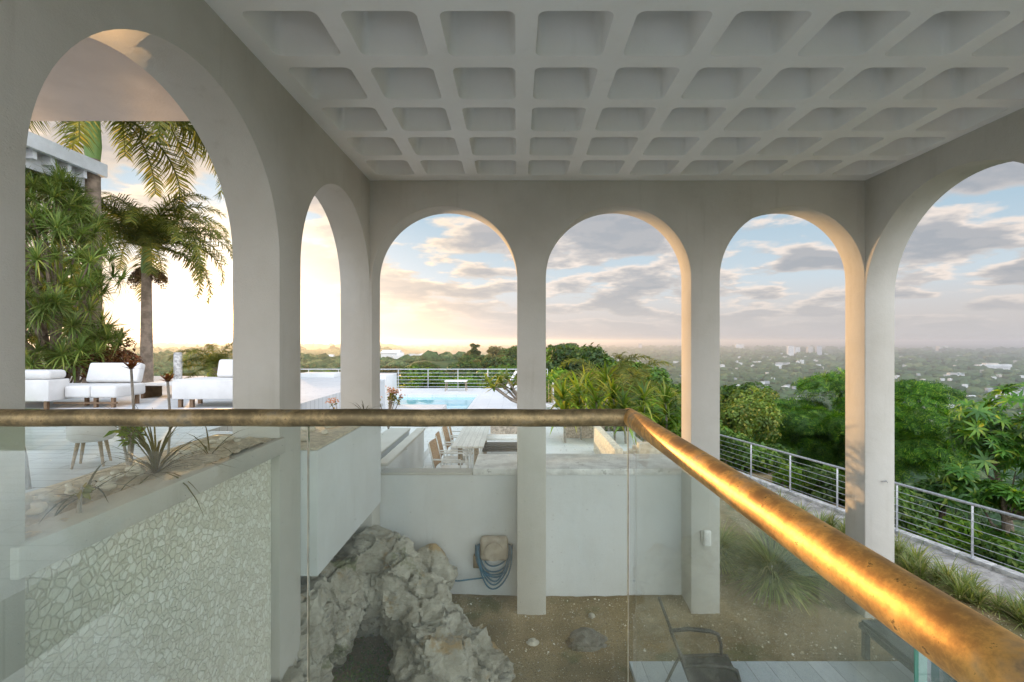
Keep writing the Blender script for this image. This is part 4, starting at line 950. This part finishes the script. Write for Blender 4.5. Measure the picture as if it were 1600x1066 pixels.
# ------------------------------------------------------------ dining set
WF = mat('white_frame', (.72, .71, .68), .4, vary=.08); RAT = mat('rattan', (.42, .26, .14), .75, vary=.35, scale=60, bump=.6, bscale=150); TEAK = mat('weathered_teak', (.36, .28, .19), .7, vary=.3, scale=20, bump=.3)
dt = empty('dining_table', (-.90, 10.1, DECKZ), 0, 'long narrow whitewashed dining table on the patio', 'table')
MB().box(-.29, .29, -1.35, 1.5, .71, .75).build('table_top', planks('table_planks', (.70, .67, .62), (.62, .60, .55), 3, .1, (.4, .38, .35), R(90)), dt, bevel=.006)
for a in (-.15, .15):
    for b in (-1.15, 1.25): MB().box(a-.04, a+.04, b-.04, b+.04, 0, .709).build('leg', TEAK, dt)
def dining_chair():
    e = empty('dining_chair', (0, 0, 0))
    MB().box(-.22, .24, -.23, .23, .42, .455).build('seat', WF, e, bevel=.01)
    mb = MB(); n = 8
    vs = [(-.24-.10*u-.03*math.cos(w*2.6), w*.46, .50+.42*u) for u in (0, .35, .7, 1) for w in np.linspace(-.5, .5, n)]
    fs = [(i*n+k, i*n+k+1, (i+1)*n+k+1, (i+1)*n+k) for i in range(3) for k in range(n-1)]
    mb.add(vs, fs); o = mb.build('backrest', RAT, e, smooth=1); md = o.modifiers.new('s', 'SOLIDIFY'); md.thickness = .02
    for y in (-.235, .235): MB().tube([(-.25, y, .0), (-.235, y, .45), (-.30, y, .75), (-.345, y, .93)], .014, 8).build('back_post', WF, e, smooth=.9)
    for x, y in ((.22, -.21), (.22, .21)): MB().tube([(x+.02, y, 0), (x, y, .42)], .014, 8).build('leg', WF, e, smooth=.9)
    for y in (-.245, .245): MB().bar((-.26, y, .66), (.20, y, .66), .03, .02).bar((.20, y, .66), (.21, y, .44), .02, .02).build('armrest', WF, e)
    return e
dc = dining_chair(); dlab = ['nearest dining chair with brown woven back at the table', 'second nearest dining chair with brown woven back', 'third dining chair along the left side of the table', 'farthest dining chair on the left side, mostly under the handrail']
for i, (x, y) in enumerate([(-1.13, 8.35), (-1.15, 9.05), (-1.13, 9.75), (-1.15, 10.45)]):
    c = dc if i == 0 else copy_tree(dc); c.location = (x, y, DECKZ); c.rotation_euler = (0, 0, R((-4, 3, -2, 5)[i])); tag(c, dlab[i], 'chair', 'dining chairs on the left of the table')
bn = empty('bench', (-.42, 11.2, DECKZ), 0, 'white bench with dark slatted shelf beside the dining table', 'bench')
MB().box(-.42, .55, -.25, .25, .40, .45).build('seat', WF, bn, bevel=.006)
for x in (-.40, .53):
    for y in (-.22, .22): MB().box(x-.025, x+.025, y-.025, y+.025, 0, .399).build('leg', WF, bn)
for z in (.14, .24): MB().box(-.37, .50, -.22, .22, z, z+.03).build('shelf', DKM, bn)
# balustrade of pale stone blocks, right of the patio
sb = empty('stone_steps', (2.05, 9.4, DECKZ), 0, 'cream stone steps with toothed edge climbing at the right end of the patio', 'stairs')
CRM = mat('cream_stone', (.68, .60, .46), .8, vary=.2, scale=14, bump=.4)
for i in range(7): MB().box(-.02+.16*i*.3, 1.0, .36*(6-i)*.5-.2, .36*(6-i)*.5+.0, 0, .10+.10*i).build('step', CRM, sb, bevel=.012)
MB().box(-.22, -.06, -.3, 2.2, 0, .62).build('side_wall', CRM, sb, bevel=.01)
# ------------------------------------------------------------ pool side furniture
pt = empty('side_table', (at(713, 0, 25.8).x, 25.8, DECKZ), 0, 'small white table on the far side of the pool', 'table')
MB().box(-.58, .58, -.35, .35, .50, .56).build('table_top', WF, pt, bevel=.008)
for x, y in ((-.5, -.3), (.5, -.3), (-.5, .3), (.5, .3)): MB().tube([(x*1.1, y, 0), (x, y, .50)], .022, 6).build('leg', TEAK, pt)
CUSH = mat('white_cushion', (.64, .63, .61), .85, vary=.06, scale=3, bump=.12, bscale=200)
sl = empty('sun_lounger', (at(800, 0, 23.9).x, 24.6, DECKZ), 0, 'white sun lounger with raised back beside the first rear column', 'sun lounger')
MB().box(-.3, 1.5, -.33, .33, .28, .38).build('mattress', CUSH, sl, bevel=.03); MB().bar((-.25, 0, .36), (.22, 0, 1.12), .10, .66, (0, 1, 0)).build('backrest', CUSH, sl, bevel=.02)
for x in (-.2, 1.4):
    for y in (-.28, .28): MB().box(x-.02, x+.02, y-.02, y+.02, 0, .279).build('leg', WF, sl)
ac = empty('garden_armchair', (at(852, 0, 16.6).x, 16.6, DECKZ), 0, 'wooden slatted garden chair with white cushion right of the first rear column', 'chair')
MB().box(-.28, .28, -.3, .3, .40, .50).build('cushion', CUSH, ac, bevel=.02)
for k in range(6): MB().bar((-.26+k*.1, .26, .5), (-.26+k*.1, .40, 1.15), .05, .015).build('back_slat', TEAK, ac)
for x in (-.3, .3):
    MB().bar((x, .30, 0), (x, .42, 1.2), .045).build('back_post', WF, ac); MB().bar((x, -.28, 0), (x, -.28, .66), .045).build('leg', WF, ac); MB().bar((x, -.32, .68), (x, .36, .68), .06, .03).build('armrest', TEAK, ac)
# ------------------------------------------------------------ terrace furniture
BRZ = mat('bronze_leg', (.20, .13, .08), .45, .6, vary=.2)
s1 = empty('sofa', (at(45, 0, 9.9).x, 9.9, TERZ), 0, 'long white sofa with slanted back cushion at the left pillar', 'sofa')
MB().box(-1.1, .98, -.15, .62, .17, .42).build('base', CUSH, s1, bevel=.03); MB().box(-1.1, 0.98, -.60, -.151, .17, .58).build('arm_block', CUSH, s1, bevel=.02)
MB().box(-1.1, .95, -.56, -.16, .582, .76).build('bolster', CUSH, s1, bevel=.07, seg=4)
MB().box(.99, 1.50, -.30, .50, .20, .44).build('seat_cushion', CUSH, s1, bevel=.045, seg=3); MB().box(1.505, 2.02, -.30, .50, .20, .44).build('seat_cushion', CUSH, s1, bevel=.045, seg=3)
M_ = Matrix.Translation((1.42, .38, .45)) @ Matrix.Rotation(R(-16), 4, 'X'); MB().box(-.55, .55, -.09, .09, 0, .42, M_).build('back_cushion', CUSH, s1, bevel=.05, seg=3)
for x, y in ((.85, -.5), (1.1, .1), (1.55, -.2), (1.9, -.2), (1.9, .4)): MB().box(x-.03, x+.03, y-.03, y+.03, 0, .20).build('leg', BRZ, s1)
MB().box(.75, 2.0, -.26, -.22, .08, .11).build('stretcher', BRZ, s1)
s2 = empty('sofa', (at(273, 0, 9.7).x, 9.7, TERZ), 0, 'white sofa partly hidden by the pillar under the low sun', 'sofa')
MB().box(0, 1.75, -.1, .75, .17, .56).build('base', CUSH, s2, bevel=.03)
M_ = Matrix.Translation((.95, .55, .56)) @ Matrix.Rotation(R(-14), 4, 'X'); MB().box(-.42, .8, -.09, .09, 0, .38, M_).build('back_cushion', CUSH, s2, bevel=.05, seg=3)
MB().box(1.15, 1.7, 0, .40, .561, .70).build('seat_cushion', CUSH, s2, bevel=.05, seg=3)
for x, y in ((.12, 0), (.35, 0), (.12, .6), (1.5, 0)): MB().box(x-.035, x+.035, y-.03, y+.03, 0, .17).build('leg', BRZ, s2)
lt = empty('coffee_table', (at(262, 0, 11.5).x, 11.5, TERZ), 0, 'low pale table with small items between the two sofas', 'table')
MB().box(-.45, .45, -.4, .4, .30, .35).build('table_top', WF, lt, bevel=.008)
for x in (-.38, .38): MB().box(x-.03, x+.03, -.3, .3, 0, .299).build('leg', BRZ, lt)
bo = empty('stone_bollard', (at(278, 0, 12.5).x, 12.5, TERZ-.1), 0, 'slim pale stone column standing between palm trunk and right sofa', 'column')
MB().lathe([(.10, 0), (.095, .5), (.10, 1.0), (.09, 1.13), (.0, 1.14)], n=16).build('shaft', mat('speckled_stone', (.55, .54, .52), .8, vary=.4, scale=14, bump=.4), bo, smooth=.7); MB().box(-.14, .14, -.14, .14, -.1, .05).build('base', CONC, bo)
# shell chair and dark framed chair, near
sh = empty('round_stool', (at(144, 0, 5.2).x, 5.2, TERZ), R(30), 'small round cream stool with wooden legs behind the strappy plant', 'stool')
MB().lathe([(.0, .27), (.17, .27), (.205, .31), (.21, .42), (.19, .48), (.12, .505), (.0, .51)], n=24).build('seat', CUSH, sh, smooth=.8)
for a in (.8, 2.3, 3.9, 5.4): MB().tube([(.13*math.cos(a), .13*math.sin(a), .28), (.19*math.cos(a), .19*math.sin(a), 0)], [.02, .012], 8).build('leg', TEAK, sh, smooth=.9)
dk2 = empty('terrace_chair', (-4.42, 4.1, TERZ), R(20), 'dark curved frame chair just beyond the near pillar', 'chair')
MB().box(-.45, .02, -.22, .22, .40, .45).build('seat', CUSH, dk2, bevel=.02)
for y in (-.22, .22): MB().tube([(-.02, y, .62), (.05, y, .5), (.09, y, .3), (.12, y, 0)], .022, 8).build('leg', DKM, dk2, smooth=.9); MB().tube([(-.4, y, .85), (-.42, y, .4), (-.45, y, 0)], .022, 8).build('leg', DKM, dk2, smooth=.9)
MB().box(-.42, -.38, -.2, .2, .55, .85).build('backrest', CUSH, dk2, bevel=.02)
# lawn strip
tag(MB().box(-12.5, -9.2, 8.2, 9.35, TERZ+.004, TERZ+.02).build('lawn', mat('lawn_green', (.10, .22, .03), .95, vary=.4, scale=30, bump=1, bscale=200)), kind='structure')
# ------------------------------------------------------------ neighbour roof at left
ph = empty('white_pergola', (-11.07, 13.1, TERZ), 0, 'white flat roof canopy with joist ends at upper left behind the dracaena', 'pergola')
PW = mat('white_paint', (.70, .72, .74), .5, vary=.06, scale=4)
fz = EZ+(CY-258)/F*13.1-TERZ
MB().box(-.12, 0, -7, 0, fz-.34, fz).build('fascia', PW, ph, bevel=.006); MB().box(-6, -.121, -.14, -.0, fz-.34, fz).build('fascia', PW, ph)
MB().box(-6, -.45, -7, -.16, fz-.70, fz-.60).build('ceiling', mat('grey_soffit', (.45, .46, .46), .8), ph); MB().box(-6, -.12, -7, -.15, fz-.05, fz-.01).build('roof_deck', PW, ph)
MB().box(-.46, -.40, -7, -.15, fz-.70, fz-.06).build('beam', PW, ph)
for k in range(15): MB().box(-.40, -.16, -.55-.44*k, -.45-.44*k, fz-.52, fz-.30).build('joist', PW, ph)
for y in (-.6, -6): MB().box(-2.4, -2.2, y-.1, y+.1, 0, fz-.70).build('post', PW, ph)
# ------------------------------------------------------------ far town
TW = [mat('town_white', (.52, .52, .50), .8, vary=.2, scale=.05), mat('town_cream', (.44, .40, .34), .8, vary=.2, scale=.05), mat('town_grey', (.30, .31, .32), .8, vary=.2, scale=.05)]
def house_mesh(kind, m):
    mb = MB()
    if kind == 0: mb.box(-.5, .5, -.35, .35, -1.2, .26); mb.add([(-.54, -.39, .26), (.54, -.39, .26), (.54, .39, .26), (-.54, .39, .26), (-.5, 0, .42), (.5, 0, .42)], [(0, 1, 5, 4), (2, 3, 4, 5), (0, 4, 3), (1, 2, 5), (0, 3, 2, 1)])
    elif kind == 1: mb.box(-.5, .5, -.4, .4, -1.2, .30); mb.box(-.2, .3, -.2, .3, .3, .5)
    else: mb.box(-.6, .1, -.3, .3, -1.2, .3); mb.box(.1, .6, -.25, .4, -1.2, .2)
    o = mb.build('h', m); me = o.data; bpy.data.objects.remove(o); return me
HM = [house_mesh(k, m) for k in range(3) for m in TW]
rd = random.Random(21); clusters = [(rd.uniform(6, 46), 900*math.exp(rd.random()**.75*2.5)) for _ in range(34)]+[(42.5, 1700), (44, 1650), (43.2, 2000), (30, 3900), (12, 3800), (38, 1500)]
cnt = 0
for i in range(285):
    a, r = clusters[i % len(clusters)]; a += rd.gauss(0, 2.2); r *= 1+rd.gauss(0, .14); x, y = r*math.sin(R(a)), r*math.cos(R(a)); s = rd.uniform(8, 17)*(.62+r/4500)
    o = link(bpy.data.objects.new('town_house', HM[rd.choice((0, 1, 2, 3, 4, 6, 7, 8, 0, 3, 6))])); o.location = (x, y, tz(x, y)+6.5+r*.0012); o.scale = (s, s, s*rd.uniform(.35, .6)); o.rotation_euler = (0, 0, rd.uniform(-.5, .5))
    tag(o, 'pale building %s, %s' % ('near' if r < 1800 else 'in the mid plain' if r < 4000 else 'near the horizon', where(x, y)), 'building', 'pale buildings scattered over the plain')
def tower(px, py0, py1, r, wpx, label, m=0):
    x = (px-CX)/F*r; z1 = EZ-(py0-CY)/F*r; z0 = tz(x, r)-3; w = wpx/F*r; e = empty('tower_block', (x, r, z0), 0, label, 'building')
    MB().box(-w/2, w/2, -w*.25, w*.25, 0, z1-z0).build('wall', TW[m], e); mb = MB(); nfl = 14; h = (z1-z0)
    for k in range(nfl): mb.box(-w*.44, w*.44, -w*.25-.25, -w*.25-.02, h*(.25+.72*k/nfl), h*(.25+.72*(k+.42)/nfl))
    MB().box(-w*.15, w*.15, -w*.12, w*.12, h, h+4).build('lift_housing', TW[2], e); o = mb.build('window_bands', TW[2], e)
tower(1235, 541, 556, 5000, 9, 'left white tower block of the distant pair in the third rear arch'); tower(1245, 543, 556, 5100, 8, 'shorter block joined to the left distant tower')
tower(1265, 542, 557, 5300, 8, 'cream tower block of the distant pair', 1); tower(1279, 541, 557, 5200, 8, 'right grey blue tower block of the distant pair', 2)
tower(1155, 538, 543, 8000, 12, 'faint wide block near the horizon in the third rear arch'); tower(1472, 541, 544, 7000, 14, 'faint wide block near the horizon in the right arch', 1); tower(1000, 537, 542, 7500, 5, 'faint small tower on the horizon in the second rear arch', 2)
def complex_(px, py, r, w, h, label):
    x = (px-CX)/F*r; z = tz(x, r); e = empty('large_building', (x, r, z), .1, label, 'building')
    MB().box(-w/2, w/2, -15, 15, 0, h+6).build('wall', TW[0], e); MB().box(-w*.3, w*.1, -10, 10, h+6, h+14).build('upper_wing', TW[1], e); mb = MB()
    for k in range(3): mb.box(-w*.48, w*.48, -15.6, -15.05, 9+k*5.5, 11.5+k*5.5)
    mb.build('window_bands', TW[2], e)
complex_(1552, 560, 2600, 190, 22, 'long white complex on the plain in the right arch'); complex_(1490, 580, 2000, 70, 8, 'wide white shed below the long complex'); complex_(1575, 600, 1350, 60, 7, 'white roofed hall nearest in the right arch'); complex_(1220, 566, 3000, 90, 8, 'cream low hall in the third rear arch')
for i, (px, py, r, s) in enumerate([(612, 557, 430, 16), (624, 560, 420, 12), (646, 556, 440, 9), (664, 559, 400, 11), (518, 560, 500, 10), (506, 562, 480, 14)]):
    x = (px-CX)/F*r; z = EZ-(py-CY)/F*r; o = link(bpy.data.objects.new('hill_house', HM[(0, 3, 6)[i % 3]])); o.location = (x, r, z-1); o.scale = (s, s, s); o.rotation_euler = (0, 0, i*.4)
    tag(o, ['white villa with gabled roof among hillside trees, largest in the first arch', 'low white villa right of the largest hillside villa', 'small white house below the flat topped hill', 'small pale house at the foot of the flat topped hill', 'tiny house on the golden hillside in the narrow arch', 'long pale roof on the golden hillside in the narrow arch'][i], 'house')
# ------------------------------------------------------------ air
hz_ = MB().box(-31000, 31000, -31000, 64000, -205, 34).build('haze', (lambda: 0)() or MATS['town_white']); hz_.data.materials.clear()
m = bpy.data.materials.new('haze'); m.use_nodes = True; t = NT(m.node_tree); m.node_tree.nodes.clear()
pv = t.node('ShaderNodeVolumePrincipled', {'Color': (.82, .88, .96, 1), 'Density': .00013, 'Anisotropy': .6}); o_ = t.node('ShaderNodeOutputMaterial'); t.l.new(pv.outputs[0], o_.inputs['Volume']); hz_.data.materials.append(m)
tag(hz_, 'pale evening haze over the valley', 'haze', kind='stuff')
